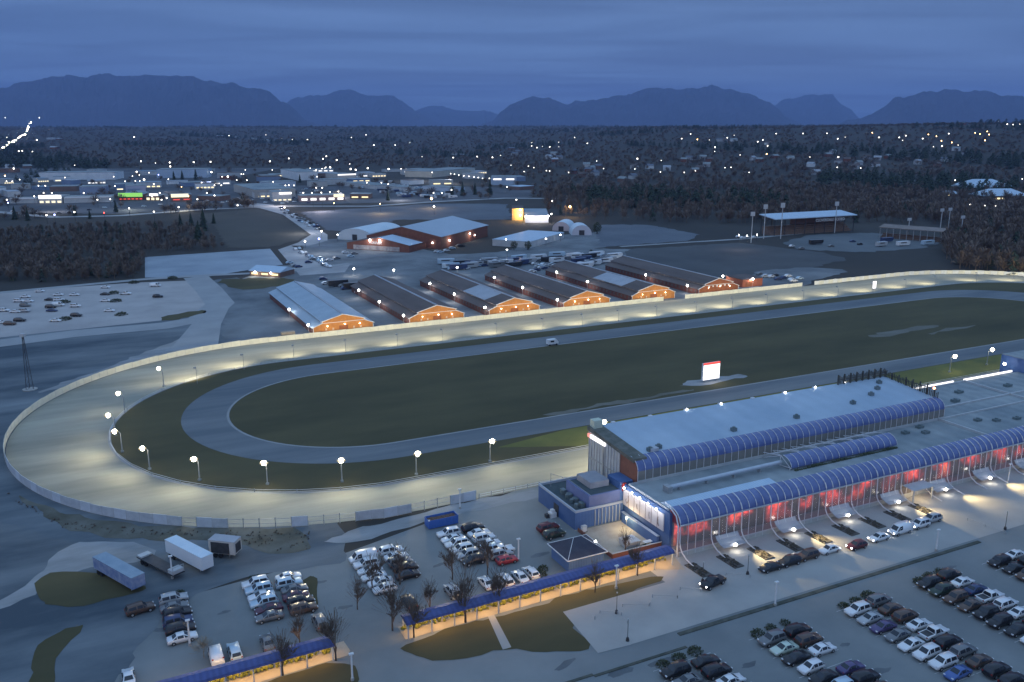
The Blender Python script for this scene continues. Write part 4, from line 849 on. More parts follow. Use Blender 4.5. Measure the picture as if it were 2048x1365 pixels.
for k, (px, py, c) in enumerate([(433, 1322, 'v'), (470, 1312, 'c'), (972, 1172, 's'), (1010, 1168, 'w'), (1040, 1160, 's'), (1062, 1152, 'h'), (535, 1292, 'g'), (640, 1252, 'G'), (905, 1190, 'L'), (818, 1212, 'k'), (258, 1362, 's')]):
    kd, cl = CODE[c]; x, y = P(px, py); car(kd, cl, x, y, ANG + math.pi / 2, '%s %s backed up to the covered walkway, %s from the left' % (cl, kd, ORD[(1, 2, 7, 8, 9, 10, 3, 4, 6, 5, 0)[k]]), 'cars parked nose in to the covered walkway')
gD = 'cars waiting along the forecourt kerb'
for (px, py, kd, cl, lit, l_) in [(1425, 1172, 'pickup', 'black', True, 'black pickup with headlights on by the first yellow light pool'), (1540, 1141, 'sedan', 'black', False, 'black sedan at the left end of the forecourt queue'), (1578, 1130, 'suv', 'black', False, 'black suv second in the left forecourt queue'), (1614, 1118, 'suv', 'brown', False, 'dark brown suv just behind the single white sedan'), (1658, 1105, 'sedan', 'white', False, 'white sedan alone between the dark cars and the headlit queue'), (1713, 1097, 'hatchback', 'dark red', True, 'dark red car with headlights on facing the white queue'), (1757, 1081, 'sedan', 'white', True, 'white sedan with headlights on, first of the white queue'), (1800, 1067, 'van', 'white', True, 'white van with headlights on in the white queue'), (1838, 1055, 'suv', 'white', True, 'white suv with headlights on behind the white van'), (1862, 1044, 'suv', 'silver', False, 'silver suv last in the white queue')]:
    x, y = P(px, py); car(kd, cl, x, y, ANG + math.pi + (0 if px > 1450 else .2), l_, gD, lights=lit)
gF = 'cars in the far left parking lot'
for k, (px, py, c) in enumerate([(51, 596, 's'), (38, 605, 'w'), (57, 605, 's'), (51, 614, 'G'), (31, 626, 's'), (49, 625, 'L'), (8, 624, 'w'), (40, 644, 'k'), (20, 651, 'n'), (2, 648, 's'), (117, 592, 's'), (100, 602, 'b'), (118, 603, 'w'), (117, 613, 'v'), (102, 617, 'k'), (104, 624, 'D'), (149, 592, 's'), (151, 615, 'w'), (153, 634, 'k'), (111, 644, 's'), (211, 577, 's'), (211, 591, 'b'), (251, 590, 'p'), (211, 604, 's'), (219, 624, 's'), (311, 574, 'v'), (316, 596, 'k'), (80, 585, 'h')]):
    kd, cl = CODE[c]; x, y = P(px, py)
    wh = 'left clump' if px < 70 else 'second clump' if px < 160 else 'third clump' if px < 260 else 'empty right end'
    car(kd, cl, x, y, ANG * .2 + random.uniform(-.1, .1), '%s %s in the far left lot, %s, %s from the front' % (cl, kd, wh, ORD[int((690 - py) / 6)]), gF, simple=True)
# ------------------------------------------------------------------ trailers, dumpster, lamp posts
def trailer(px, py, rot, L_, H_, W_, mt, label, roof=None, name='trailer', cat='trailer', z0=1.0, group=None, cab=False):
    x, y = P(px, py); t = thing(name, label, cat, (x, y, .05), rot, group)
    MB().box(-L_ / 2, L_ / 2, -W_ / 2, W_ / 2, z0, z0 + H_).build('box_body', mt, t); MB().box(-L_ / 2 - .03, L_ / 2 + .03, -W_ / 2 - .03, W_ / 2 + .03, z0 + H_, z0 + H_ + .06).build('roof', roof or mt, t)
    q = MB(); q.box(-L_ / 2 + .2, L_ / 2 - .2, -W_ / 2 + .5, W_ / 2 - .5, z0 - .3, z0); q.build('chassis', DARK, t)
    for xx in (-L_ / 2 + 1.2, -L_ / 2 + 2.3) + (() if not cab else (L_ / 2 + .9,)):
        for sy in (-1, 1): MB().tube([(xx, sy * (W_ / 2 - .35), .48), (xx, sy * (W_ / 2 - .05), .48)], .46, 10).build('wheel', TYRE, t)
    if cab:
        MB().extr([(L_ / 2 + .1, .5), (L_ / 2 + 2.0, .5), (L_ / 2 + 2.0, 1.5), (L_ / 2 + 1.6, 2.4), (L_ / 2 + .1, 2.5)], -W_ / 2, W_ / 2, axis='y').build('cab', WHITE, t)
        MB().box(L_ / 2 + 1.85, L_ / 2 + 1.95, -W_ / 2 + .2, W_ / 2 - .2, 1.5, 2.1).build('windscreen', WGLASS, t)
    else: MB().tube([(L_ / 2 - 1.6, -.6, 0), (L_ / 2 - 1.6, -.6, z0)], .07, 5).tube([(L_ / 2 - 1.6, .6, 0), (L_ / 2 - 1.6, .6, z0)], .07, 5).tube([(L_ / 2 - 1.6, -.6, .3), (L_ / 2 - 1.6, .6, .3)], .05, 4).build('landing_leg', STEEL, t)
    MB().box(-L_ / 2 - .05, -L_ / 2, -W_ / 2 + .1, W_ / 2 - .1, z0 + .1, z0 + H_ - .1).build('rear_door', WALLW, t); return t
trailer(380, 1128, R(-38), 12, 2.5, 2.4, WALLW, 'long white box trailer parked left of the open fronted truck body', mat('trailer_roof', (.55, .66, .75), (.48, .6, .7), .4, .5))
trailer(240, 1163, R(-37), 13, 2.2, 2.5, mat('blue_grey_panel', (.13, .19, .36), (.3, .34, .45), .7, .6), 'long blue grey trailer at the edge of the grass island', mat('blue_grey_roof', (.26, .34, .42), (.2, .28, .36), .4, .6))
t = trailer(452, 1112, R(-12), 5.4, 2.6, 2.6, mat('cream_panel', (.55, .52, .48), (.45, .42, .4), .6, .6), 'short pale truck body with a dark open side behind the white trailer', PALEM, name='truck_body', cat='truck'); MB().box(-2.2, 1.6, -1.36, -1.3, 1.1, 3.3).build('open_side', DARK, t); MB().box(2.7, 2.76, -.9, .9, 1.3, 3.1).build('open_end', DARK, t)
t = thing('flatbed_trailer', 'dark flatbed trailer with a loaded rack between the blue and white trailers', 'trailer', (*P(322, 1140), .05), R(-37))
MB().box(-6, 6, -1.2, 1.2, 1.0, 1.2).build('deck', DARK, t); MB().box(-6, -4.6, -1.1, 1.1, 1.2, 1.5).build('load', WALLG, t); MB().box(4.2, 5.8, -1.1, 1.1, 1.2, 1.9).build('load', WALLG, t); MB().tube([(5.9, -1.1, 1.2), (5.9, -1.1, 2.6), (5.9, 1.1, 2.6), (5.9, 1.1, 1.2)], .08, 4).build('headboard', STEEL, t)
for xx in (-4.5, -3.3):
    for sy in (-1, 1): MB().tube([(xx, sy * .8, .48), (xx, sy * 1.15, .48)], .46, 10).build('wheel', TYRE, t)
x, y = W(60.7, 155.2); t = thing('dumpster', 'long blue open topped dumpster filled with brown soil near the track fence', 'dumpster', (x, y, .05), ANG)
q = MB(); bx = [(-3.2, -1.2), (3.2, -1.2), (3.2, 1.2), (-3.2, 1.2)]
q.box(-3.2, 3.2, -1.25, -1.17, .15, 1.9).box(-3.2, 3.2, 1.17, 1.25, .15, 1.9).box(-3.25, -3.17, -1.2, 1.2, .15, 1.9).box(3.17, 3.25, -1.2, 1.2, .15, 1.9)
for k in range(9): q.box(-3.1 + k * .75, -2.98 + k * .75, -1.33, -1.25, .15, 1.85)
q.build('steel_sides', mat('dumpster_blue', (.05, .13, .42), (.07, .16, .46), 1., .5), t)
q = MB(); q.box(-3.1, 3.1, -1.15, 1.15, .2, 1.45)
for k in range(26): q.ball((random.uniform(-2.8, 2.8), random.uniform(-.9, .9), 1.45), random.uniform(.2, .4), 5, (1.4, 1, .6))
q.build('soil', mat('brown_soil', (.13, .08, .06), (.19, .12, .09), 2., .95), t); MB().box(-3.3, -3.0, -1.3, -1.0, 1.85, 2.1).build('corner_cap', WHITE, t)
x, y = P(1096, 1062); car('suv', 'dark red', x, y, ANG + .1, 'dark red brown suv parked alone beside the blue annexe', None); x, y = P(1108, 1075); car('suv', 'dark green', x, y, ANG + .1, 'dark green suv with a pale roof rack just below the dark red one', None)
LP = None
for (px, py, hh, l_) in [(1037, 1122, 5, 'right of the row below the dumpster'), (1550, 1212, 5, 'on the kerb strip near the middle forecourt'), (1872, 1103, 5, 'on the kerb strip toward the right'), (345, 1158, 5, 'in front of the flatbed trailer'), (920, 1018, 5, 'beside the blue dumpster and track fence'), (705, 1362, 5, 'by the gap in the walkway, bottom of the view'), (380, 1292, 5, 'beside the white car at the left row end'), (1232, 1178, 4.5, 'on the grass beside the walkway'), (2016, 965, 6, 'at the right edge before the glass front')]:
    x, y = P(px, py); l_ = 'white parking lot lamp post ' + l_
    if LP is None:
        LP = thing('lamp_post', l_, 'lamp post', (x, y, 0), ANG, 'white lamp posts in the parking lot'); MB().tube([(0, 0, 0), (0, 0, 4.4)], [.16, .12], 8).build('pole', WHITE, LP); MB().box(-.35, .35, -.22, .22, 4.4, 4.6).build('lamp_head', WHITE, LP); MB().tube([(0, 0, 0), (0, 0, .5)], .26, 8).build('base', CONC, LP)
    else: dup(LP, (x, y, 0), ANG, l_)
BP = None
for (px, py, l_) in [(1233, 1228, 'on the pale forecourt corner'), (1405, 1165, 'behind the headlit pickup'), (1495, 1150, 'left of the dark forecourt queue'), (2010, 1060, 'on the round island at the right edge'), (1255, 1283, 'at the tip of the forecourt')]:
    x, y = P(px, py); l_ = 'thin dark lamp standard with a black base ' + l_
    if BP is None:
        BP = thing('lamp_standard', l_, 'lamp post', (x, y, .06), ANG, 'thin dark lamp standards on the forecourt'); MB().tube([(0, 0, 0), (0, 0, 3.8)], [.06, .04], 6).build('pole', DARK, BP); MB().tube([(0, 0, 0), (0, 0, .6)], [.3, .22], 8).build('base', DARK, BP); MB().ball((0, 0, 3.9), .14, 6).build('globe', WALLG, BP)
    else: dup(BP, (x, y, .06), ANG, l_)
ZZ = [[(690 * 0 + 1190, 1240), (1200, 1228), (1235, 1230), (1255, 1248)], [(1243, 1232), (1245, 1215), (1298, 1214)], [(1300, 1212), (1305, 1196), (1355, 1198)], [(1355, 1198), (1360, 1181), (1402, 1184)], [(1440, 1160), (1452, 1152), (1500, 1156)], [(1935, 1042), (1970, 1055), (2010, 1070)]]
for k, zz in enumerate(ZZ):
    pts = [P(*p) for p in zz]; o_ = pts[0]; t = thing('bollard_chain', 'low dark chain railing zigzagging on the forecourt, %s from the left' % ORD[k], 'railing', (*o_, .06), 0, 'low chain railings on the forecourt')
    q = MB(o_)
    q.tube([(p[0], p[1], .45) for p in pts], .03, 4); q.build('chain', STEEL, t)
    for p in pts: MB(o_).tube([(p[0], p[1], 0), (p[0], p[1], .6)], .07, 6).build('bollard', STEEL, t)
# infield things
x, y = W(176.8, 213.4); t = thing('tote_board', 'bright white lit tote board with a red top edge in the infield', 'tote board', (x, y, 0), ANG)
MB().box(-3.4, 3.4, -.35, .35, .7, 6.3).build('board', WHITE, t); MB().box(-3.25, 3.25, -.4, -.36, .85, 5.7).build('screen', LITP, t); MB().box(-3.3, 3.3, -.45, -.2, 5.75, 6.4).build('header', LITR, t); MB().box(-2.6, -2.3, -.2, .2, 0, .7).build('leg', STEEL, t); MB().box(2.3, 2.6, -.2, .2, 0, .7).build('leg', STEEL, t)
q = MB()
for (x0, z0, w_) in ((-1.0, 3.6, .7), (-.1, 3.6, .5), (-.6, 2.2, .4), (.2, 2.1, .6), (1.0, 2.2, .35), (.7, 3.5, .4)): q.box(x0, x0 + w_, -.42, -.405, z0, z0 + .28)
q.build('display_digits', mat('grey_digits', (.5, .5, .55), rough=.5), t); lamp_light(t, (0, -3, 3.2), 160, (.95, .95, 1), 1.)
x, y = W(154, 277.5); t = thing('starting_gate_van', 'small pale van with side windows parked on the training track', 'van', (x, y, .1), ANG); MB().box(-1.8, 1.6, -.95, .95, .5, 2.3).build('body', WALLW, t); MB().extr([(1.6, .5), (2.5, .5), (2.5, 1.2), (1.9, 2.0), (1.6, 2.2)], -.9, .9, axis='y').build('cab', WALLW, t); MB().box(-.9, .6, -.98, -.94, 1.3, 1.9).build('window', WGLASS, t)
for xx in (-1.2, 1.7):
    for sy in (-1, 1): MB().tube([(xx, sy * .65, .36), (xx, sy * .95, .36)], .36, 8).build('wheel', TYRE, t)
x, y = P(1748, 580); t = thing('finish_board', 'narrow upright lit white board beside the far turn', 'sign', (x, y, .1), ANG); MB().box(-1.1, 1.1, -.15, .15, .6, 4.2).build('panel', LITP, t); MB().tube([(0, 0, 0), (0, 0, .6)], .12, 6).build('post', STEEL, t)
x, y = P(576, 675); t = thing('hay_wagon', 'small tan wagon behind the cream fence left of the blue roofed barn', 'wagon', (x, y, .06), ANG); MB().box(-2.6, 2.6, -1.1, 1.1, .7, 2.2).build('box_body', mat('tan_boards', (.36, .3, .24), (.28, .23, .18), 1., .8), t)
for xx in (-1.6, 1.6):
    for sy in (-1, 1): MB().tube([(xx, sy * .8, .38), (xx, sy * 1.1, .38)], .38, 8).build('wheel', TYRE, t)
x, y = P(60, 780); t = thing('light_mast', 'tall dark lattice mast with a small lamp head beside the dirt lot', 'mast', (x, y, 0), 0); q = MB()
for a in range(3): q.tube([(1.2 * math.cos(a * 2.1), 1.2 * math.sin(a * 2.1), 0), (.25 * math.cos(a * 2.1), .25 * math.sin(a * 2.1), 17)], .09, 4)
for k in range(9):
    z = k * 1.9; f = 1.2 - .95 * z / 17
    for a in range(3): q.tube([(f * math.cos(a * 2.1), f * math.sin(a * 2.1), z), ((f - .1) * math.cos(a * 2.1 + 2.1), (f - .1) * math.sin(a * 2.1 + 2.1), z + 1.9)], .05, 3)
q.build('lattice', DARK, t); MB().box(-.7, .7, -.5, .5, 17, 17.9).build('lamp_head', WALLG, t); MB().tube([(0, 0, 0), (0, 0, .3)], 2.2, 10).build('base', CONC, t)
# ------------------------------------------------------------------ exhibition hall and neighbours
def text_mesh(s, size, depth=.06):
    c = bpy.data.curves.new('lettering', 'FONT'); c.body = s; c.size = size; c.extrude = depth; c.align_x = 'CENTER'
    o = bpy.data.objects.new('tmp', c); COL.objects.link(o); dg = bpy.context.evaluated_depsgraph_get()
    me = bpy.data.meshes.new_from_object(o.evaluated_get(dg)); bpy.data.objects.remove(o); return me
AR = -R(22.7); HA = thing('exhibition_hall', 'large brown exhibition hall with pale blue roof and a lower gabled entrance wing', 'building', (-47, 577, 0), AR)
q = MB(); pr = [(-57, 0), (0, 0), (0, 8), (-29, 13.4), (-57, 6.6)]; q.extr(pr, 0, 75, axis='y'); q.build('walls', BRICK, HA)
q = MB(); q.extr([(-58, 6.6), (-29, 13.6), (.8, 8.05), (.8, 8.3), (-29, 13.9), (-58, 6.9)], -.6, 75.6, axis='y'); q.build('roof', mat('hall_roof', (.34, .41, .49), (.38, .45, .53), .05, .6, detail=8), HA)
q = MB(); q.extr([(-58, 0), (-11, 0), (-11, 4.6), (-33, 8.6), (-58, 4.2)], -23, 0, axis='y'); q.build('entrance_wing', BRICK, HA)
q = MB(); q.extr([(-33, 8.75), (-10.4, 4.65), (-10.4, 4.85), (-33, 8.95)], -23.4, -6, axis='y'); q.build('wing_roof', ROOFS, HA)
q = MB(); q.extr([(-58.6, 4.15), (-33, 8.75), (-33, 8.95), (-58.6, 4.35)], -23.4, 0, axis='y'); q.build('wing_roof', BROOF, HA)
q = MB()
for k in range(14): q.box(-53 + k * 2.5, -50.7 + k * 2.5, -23.12, -23, .4, 3.2)
q.build('glazed_front', mat('pale_glazing', (.5, .47, .44), (.28, .26, .27), .5, .4), HA)
me = text_mesh('AGRIPLEX', 2.2); me.materials.append(WHITE); link('lettering', me, HA, (-36, -23.1, 4.4), (math.pi / 2, 0, 0))
for x in (-40, -32.5): MB().ball((x, -23.6, 6.9), .6, 6).build('wall_lamp', LAMPW, HA); lamp_light(HA, (x, -25, 6.6), 700, (1, .9, .85), .4)
for (x, y_, z) in ((.4, 12, 4.5), (.4, 44, 5.5), (.4, 52, 3.5), (-6, -.5, 4)): MB().ball((x, y_, z), .42, 6).build('wall_lamp', LAMPW, HA)
for y_ in (12, 44): lamp_light(HA, (2.2, y_, 4.5), 600, (1, .85, .7), .4)
def arched(name, label, x, y, rot, w_, l_, h_, m, wm, g=None):
    t = thing(name, label, 'building', (x, y, 0), rot, g); pr = [(w_ / 2 * math.cos(a), h_ * math.sin(a) ** .8 if 0 < a < math.pi else 0) for a in np.linspace(0, math.pi, 13)]
    q = MB(); q.extr(pr, .3, l_, axis='y'); q.build('shell', m, t); q = MB(); q.face([(p[0] * .99, 0.2, p[1] * .99) for p in pr]); q.build('end_wall', wm, t); MB().box(-2, 2, .05, .2, 0, h_ * .5).build('door', DARK, t); return t
FAB = mat('white_fabric', (.6, .68, .74), (.52, .62, .7), .15, .6)
arched('fabric_barn', 'white arched fabric building left behind the exhibition hall', -112, 622, AR, 30, 45, 8.5, FAB, mat('pale_end', (.55, .6, .63), rough=.6)); MB
QG = 'twin white arched domes'
arched('arched_shed', 'white arched shed with a pinkish end, left of the twin domes', 38, 680, -.25, 14, 22, 7, FAB, mat('pink_end', (.6, .5, .5), rough=.6), QG)  # end wall has a plain pinkish colour
arched('arched_shed', 'white arched shed in front, right of the twin domes beside a round tree', 52, 652, .05, 15, 20, 7.5, FAB, mat('lilac_end', (.5, .5, .56), rough=.6), QG)
def block(name, label, cat, A, B, dep, h_, wm, rm, win=None, sign=None, group=None, gable=False, z=None):
    xa, ya, za = hit(*A) if z is None else (*P(*A), 0); xb, yb, zb = hit(*B) if z is None else (*P(*B), 0)
    L_ = math.hypot(xb - xa, yb - ya); rot = math.atan2(yb - ya, xb - xa); t = thing(name, label, cat, (xa, ya, min(za, zb)), rot, group)
    MB().box(0, L_, 0, dep, -2, h_).build('walls', wm, t)
    if gable: q = MB(); q.extr([(-.6, h_ + .02), (dep / 2, h_ + dep * .16), (dep + .6, h_ + .02)], -.5, L_ + .5); q.build('roof', rm, t)
    else: MB().box(-.2, L_ + .2, -.2, dep + .2, h_, h_ + .35).build('roof', rm, t)
    if win:
        m_, z0, z1, n_ = win
        for k in range(n_): w2 = L_ / n_; MB().box(k * w2 + w2 * .18, (k + 1) * w2 - w2 * .18, -.12, -.02, z0, z1).build('window', m_, t)
    if sign: m_, f0, f1, z0, z1 = sign; MB().box(L_ * f0, L_ * f1, -.8, -.1, z0, z1).build('sign', m_, t)
    return t
t = block('machine_shed', 'long low shed with a pale blue roof behind the barn yard', 'building', (985, 492), (1060, 497), 58, 4.2, WALLG, ROOFS, None, gable=False, z=0)
t = block('riding_hall', 'white walled hall with a grey blue roof lit by the orange shed', 'building', (1050, 446), (1097, 446), 60, 6, WALLW, mat('slate_blue_roof', (.2, .27, .33), (.25, .32, .38), .1, .6), None, z=0); MB().ball((1, -.6, 5.6), .7, 6).build('wall_lamp', LAMPW, t); MB().ball((19.5, -.6, 5.6), .7, 6).build('wall_lamp', LAMPW, t); lamp_light(t, (6, -5, 5.5), 2200, (1, .85, .8), .5); lamp_light(t, (15, -5, 5.5), 2200, (1, .85, .8), .5)
t = block('feed_shed', 'tall shed lit bright orange by sodium lamps beside the white riding hall', 'building', (1024, 441), (1046, 441), 26, 10, mat('tan_sheet', (.5, .38, .2), (.4, .3, .16), .8, .7), BROOF, None, z=0)
for p in ((7, -1.2, 9), (7.2, -1.2, 4.4)): MB().ball(p, .9, 6).build('wall_lamp', LAMPO, t); lamp_light(t, (p[0], -3.4, p[2]), 5200, (1, .6, .2), .5)
t = block('office_cottage', 'small pale blue hip roofed cottage by the wet blue lot', 'cottage', (500, 552), (560, 556), 14, 2.8, WALLB, ROOFS, (glow('lit_window_warm', (1, .8, .45), 1.5), 1, 2, 3), gable=True, z=0)
for xx in (4, 14): MB().ball((xx, -.8, 2.4), .45, 6).build('porch_lamp', LAMPW, t); lamp_light(t, (xx, -2, 2.2), 420, (1, .85, .55), .3)
# rodeo grandstand
A_, B_ = P(1545, 472), P(1702, 462); L_ = math.hypot(B_[0] - A_[0], B_[1] - A_[1]); RG = thing('rodeo_stand', 'open rodeo grandstand with a long sky blue roof and white lettering', 'grandstand', (*A_, 0), math.atan2(B_[1] - A_[1], B_[0] - A_[0]))
q = MB(); q.extr([(-4, 12.2), (14, 14.4), (14, 14.9), (-4, 12.8)], -2, L_ + 1); q.build('roof', ROOFS, RG)
for k in range(9):
    MB().box(k * L_ / 8 - .2, k * L_ / 8 + .2, -2, -1.6, 0, 12.4).build('post', DARK, RG); MB().box(k * L_ / 8 - .2, k * L_ / 8 + .2, 13, 13.4, 0, 14.2).build('post', DARK, RG)
q = MB(); q.extr([(0, 0), (0, 1.2), (2, 1.2), (2, 2.4), (4, 2.4), (4, 3.6), (6, 3.6), (6, 4.8), (8, 4.8), (8, 6), (12, 6), (12, 0)], 0, L_); q.build('seating', mat('timber_seating', (.13, .09, .07), (.19, .13, .1), .6, .85), RG)
MB().box(L_ * .35, L_, 12.2, 12.6, 6, 12).build('back_wall', WALLB, RG)
me = text_mesh('CLOVERDALE RODEO', 2.9); me.materials.append(WHITE); link('lettering', me, RG, (L_ * .66, -4.3, 9.2), (math.pi / 2, 0, 0))
A_, B_ = P(1760, 476), P(1882, 486); L_ = math.hypot(B_[0] - A_[0], B_[1] - A_[1]); t = thing('covered_bleachers', 'dark covered bleachers with a brown roof right of the rodeo ring', 'grandstand', (*A_, 0), math.atan2(B_[1] - A_[1], B_[0] - A_[0]))
q = MB(); q.extr([(-2, 7.6), (9, 9), (9, 9.4), (-2, 8)], -1, L_ + 1); q.build('roof', mat('rusty_roof', (.2, .17, .15), (.26, .21, .19), .2, .8), t)
for k in range(10): MB().box(k * L_ / 9 - .2, k * L_ / 9 + .2, -1, -.6, 0, 7.8).build('post', STEEL, t)
q = MB(); q.extr([(1, 0), (1, 1), (3, 1), (3, 2), (5, 2), (5, 3), (8, 3), (8, 0)], 0, L_); q.build('seating', MATS['timber_seating'], t)
MAST = None
for px, py, h_, l_ in ((1502, 486, 20, 'left of the rodeo stand, shorter one'), (1527, 478, 23, 'touching the left end of the rodeo stand'), (1561, 478, 24, 'in front of the rodeo stand roof'), (1669, 466, 22, 'behind the right of the rodeo stand roof'), (1815, 478, 14, 'over the brown covered bleachers'), (1880, 462, 16, 'right of the covered bleachers, nearer'), (1896, 460, 16, 'right of the covered bleachers, farther'), (1921, 476, 15, 'at the edge of the bare woods on the right')):
    l_ = 'unlit stadium lamp mast ' + l_; x, y = P(px, py)
    if MAST is None:
        MAST = thing('stadium_mast', l_, 'mast', (x, y, 0), .3, 'unlit masts round the rodeo ring'); MB().tube([(0, 0, 0), (0, 0, 20)], [.4, .25], 6).build('pole', WALLG, MAST); MB().box(-1.6, 1.6, -.3, .3, 18.6, 21.4).build('lamp_bank', WALLG, MAST)
    else: dup(MAST, (x, y, 0), .3, l_).scale = (1, 1, h_ / 20)
# town and light industry to the left
TW = [((79, 361), (231, 360), 40, 11, WALLW, 'long white warehouse at the back left of the town', None, None), ((314, 357), (415, 356), 40, 13, mat('pale_blue_wall', (.4, .5, .62), (.34, .44, .56), .1, .6), 'pale blue warehouse behind dark conifers', None, None),
 ((468, 384), (510, 397), 46, 9, mat('tilt_up_wall', (.3, .3, .29), (.34, .34, .33), .1, .7), 'grey blank walled warehouse set at an angle to the street', None, None), ((20, 408), (75, 407), 20, 5, WALLG, 'plain grey shop building with a blue fascia at the far left', None, (glow('lit_blue_fascia', (.45, .6, .9), .35), .02, .98, 4.4, 6)),
 ((78, 408), (125, 407), 26, 7, WALLG, 'shop with a bright white lit fascia left in the town', (LITY, .6, 2.6, 4), (LITP, .02, .98, 5, 8.6)), ((128, 407), (225, 405), 24, 6, WALLG, 'long shop row with a dim blue fascia and pale upper wall', None, (MATS['lit_blue_fascia'], .02, .98, 5, 6.6)),
 ((238, 402), (286, 401), 24, 6, BRICK, 'shop with a bright green lit fascia', (LITR, 1, 2, 6), (LITG, .0, 1, 3.8, 8)), ((292, 402), (320, 402), 14, 5, WALLB, 'small shop with a cream lit front beside the green fascia', (LITY, .5, 3, 3), (LITP, .3, .9, 5, 7.5)), ((343, 404), (384, 403), 22, 7, WALLB, 'shop with cream and orange lit fascia beside the yellow sign', (LITR, 1.5, 2.5, 2), (LITY, 0, .85, 4.5, 8)),
 ((160, 390), (212, 389), 30, 9, mat('blue_grey_wall', (.16, .22, .34), (.2, .26, .38), .1, .7), 'blue grey flat roofed store behind the long shop row', None, None), ((252, 386), (292, 385), 28, 8, mat('lilac_wall', (.28, .31, .42), rough=.7), 'pale lilac block behind the green fascia shop', None, None), ((100, 384), (155, 383), 26, 6, WALLB, 'brown low block behind the white fascia shop', None, None),
 ((524, 360), (556, 359), 26, 6, WALLG, 'pale flat block left of the leaning white shed', None, None), ((562, 354), (596, 362), 30, 12, WALLW, 'white steep shed standing among the lots', None, None), ((528, 376), (592, 374), 26, 7, mat('blue_white_wall', (.4, .46, .55), rough=.7), 'pale blue low block before the white shed', None, None), ((546, 404), (584, 403), 26, 10, WALLG, 'two storey grey building with a lit white canopy by the street', (LITY, 1, 2.2, 4), (LITP, .35, 1, 7.5, 9.6)),
 ((508, 397), (544, 396), 20, 6, WALLG, 'dim grey building right of the blank walled warehouse', (MATS['lit_window_warm'], 1, 2.2, 3), None), ((600, 404), (690, 402), 24, 6, mat('dealer_wall', (.3, .22, .22), rough=.7), 'wide low car dealer building under a grid of white lamps', (LITP, 1, 3.4, 5), (LITY, .75, .98, 4, 7)), ((614, 350), (668, 349), 30, 8, WALLG, 'grey shed with white lamps along its eaves', (LITP, 5, 6.4, 5), None),
 ((676, 362), (712, 360), 34, 9, mat('dim_white_wall', (.45, .45, .44), rough=.7), 'shed with a white lit top band', None, (LITP, 0, 1, 7.4, 9)), ((684, 372), (752, 380), 30, 5, WALLG, 'wide low pale roof before the white banded shed', None, None), ((806, 350), (862, 352), 40, 9, WALLG, 'pale warehouse with white lamps on its left wall', (LITP, 4, 5.6, 3), None), ((864, 356), (950, 347), 50, 9, mat('cream_wall', (.5, .48, .42), (.44, .42, .37), .1, .7), 'long cream walled warehouse at the back of the town', None, None),
 ((982, 371), (1033, 371), 36, 11, MATS['pale_blue_wall'], 'pale blue block at the right end of the town', (LITP, 7, 9, 2), None), ((1040, 381), (1068, 379), 22, 4, WALLB, 'low shed with a pale blue roof right of the town', None, None), ((760, 376), (800, 382), 20, 4, WALLG, 'pale low storage block among parked vehicles', None, None), ((845, 380), (905, 384), 22, 4.5, mat('blue_white_low', (.45, .52, .62), rough=.7), 'long blue white storage block right of the parked vehicles', None, None), ((-20, 395), (14, 392), 40, 9, WALLW, 'pale corner building cut by the left edge', None, None), ((370, 374), (428, 372), 24, 5, MATS['blue_grey_wall'], 'low blue lit canopy before the pale blue warehouse', None, (glow('lit_blue', (.5, .6, 1), 2.5), .55, .9, 4, 5.6)), ((395, 402), (440, 403), 20, 5, WALLB, 'brown low building right of the yellow sign', None, None), ((440, 362), (462, 362), 22, 7, BRICK, 'narrow dark block left of the blank warehouse', None, None), ((700, 398), (740, 398), 18, 5, WALLB, 'low brown garage beside the far road', (MATS['lit_window_warm'], 1, 2.4, 2), None)]
for A, B, dep, h_, wm, l_, wn, sg in TW: block('town_building', l_, 'building', A, B, dep, h_, wm, ROOFS if 'blue roof' in l_ else ROOFG, wn, sg, 'buildings of the town beyond the fields')
random.seed(77); FW = [WALLG, WALLW, WALLB, MATS['blue_grey_wall'], MATS['pale_siding'] if 'pale_siding' in MATS else WALLG, MATS['dim_white_wall']]
for k in range(46):
    px = random.uniform(-10, 1030); py = random.uniform(343, 398) if px < 700 else random.uniform(340, 372); wd = random.uniform(18, 52)
    if 590 < px < 720 and py > 384: continue
    wl = random.choice(FW); lit = random.random()
    block('town_building', 'low shop or workshop among the lamps of the town, without a sign' if lit > .5 else 'low shop or workshop of the town with a row of lit windows', 'building', (px, py), (px + wd, py - 1), random.uniform(14, 30), random.uniform(4, 8), wl, random.choice([ROOFG, ROOFG, BROOF, MATS['slate_blue_roof'], PALEM]), None if lit > .5 else (random.choice([LITY, LITP, MATS['lit_window_warm']]), 1.2, 2.6, random.choice((2, 3, 5))), None, 'small buildings filling the town')
# big blue roofed houses at the right edge
def hipped(px, py, w_, d_, h_, rh, rot, label, lit=0):
    x, y, z = hit(px, py); t = thing('hipped_house', label, 'house', (x, y, z), rot, 'big blue roofed buildings on the right'); MB().box(-w_ / 2, w_ / 2, 0, d_, -3, h_).build('walls', WALLB, t)
    e = d_ / 2; q = MB(); A = [(-w_ / 2 - 1.5, -1.5, h_), (w_ / 2 + 1.5, -1.5, h_), (w_ / 2 + 1.5, d_ + 1.5, h_), (-w_ / 2 - 1.5, d_ + 1.5, h_)]; a, c = (-w_ / 2 + e, e, h_ + rh), (w_ / 2 - e, e, h_ + rh)
    q.face([A[0], A[1], c, a]); q.face([A[1], A[2], c]); q.face([A[2], A[3], a, c]); q.face([A[3], A[0], a]); q.build('roof', ROOFS, t)
    for k in range(lit): MB().box(-w_ * .3 + k * 5, -w_ * .3 + k * 5 + 3.4, -.15, -.02, 1, 3).build('window', MATS['lit_window_warm'], t)
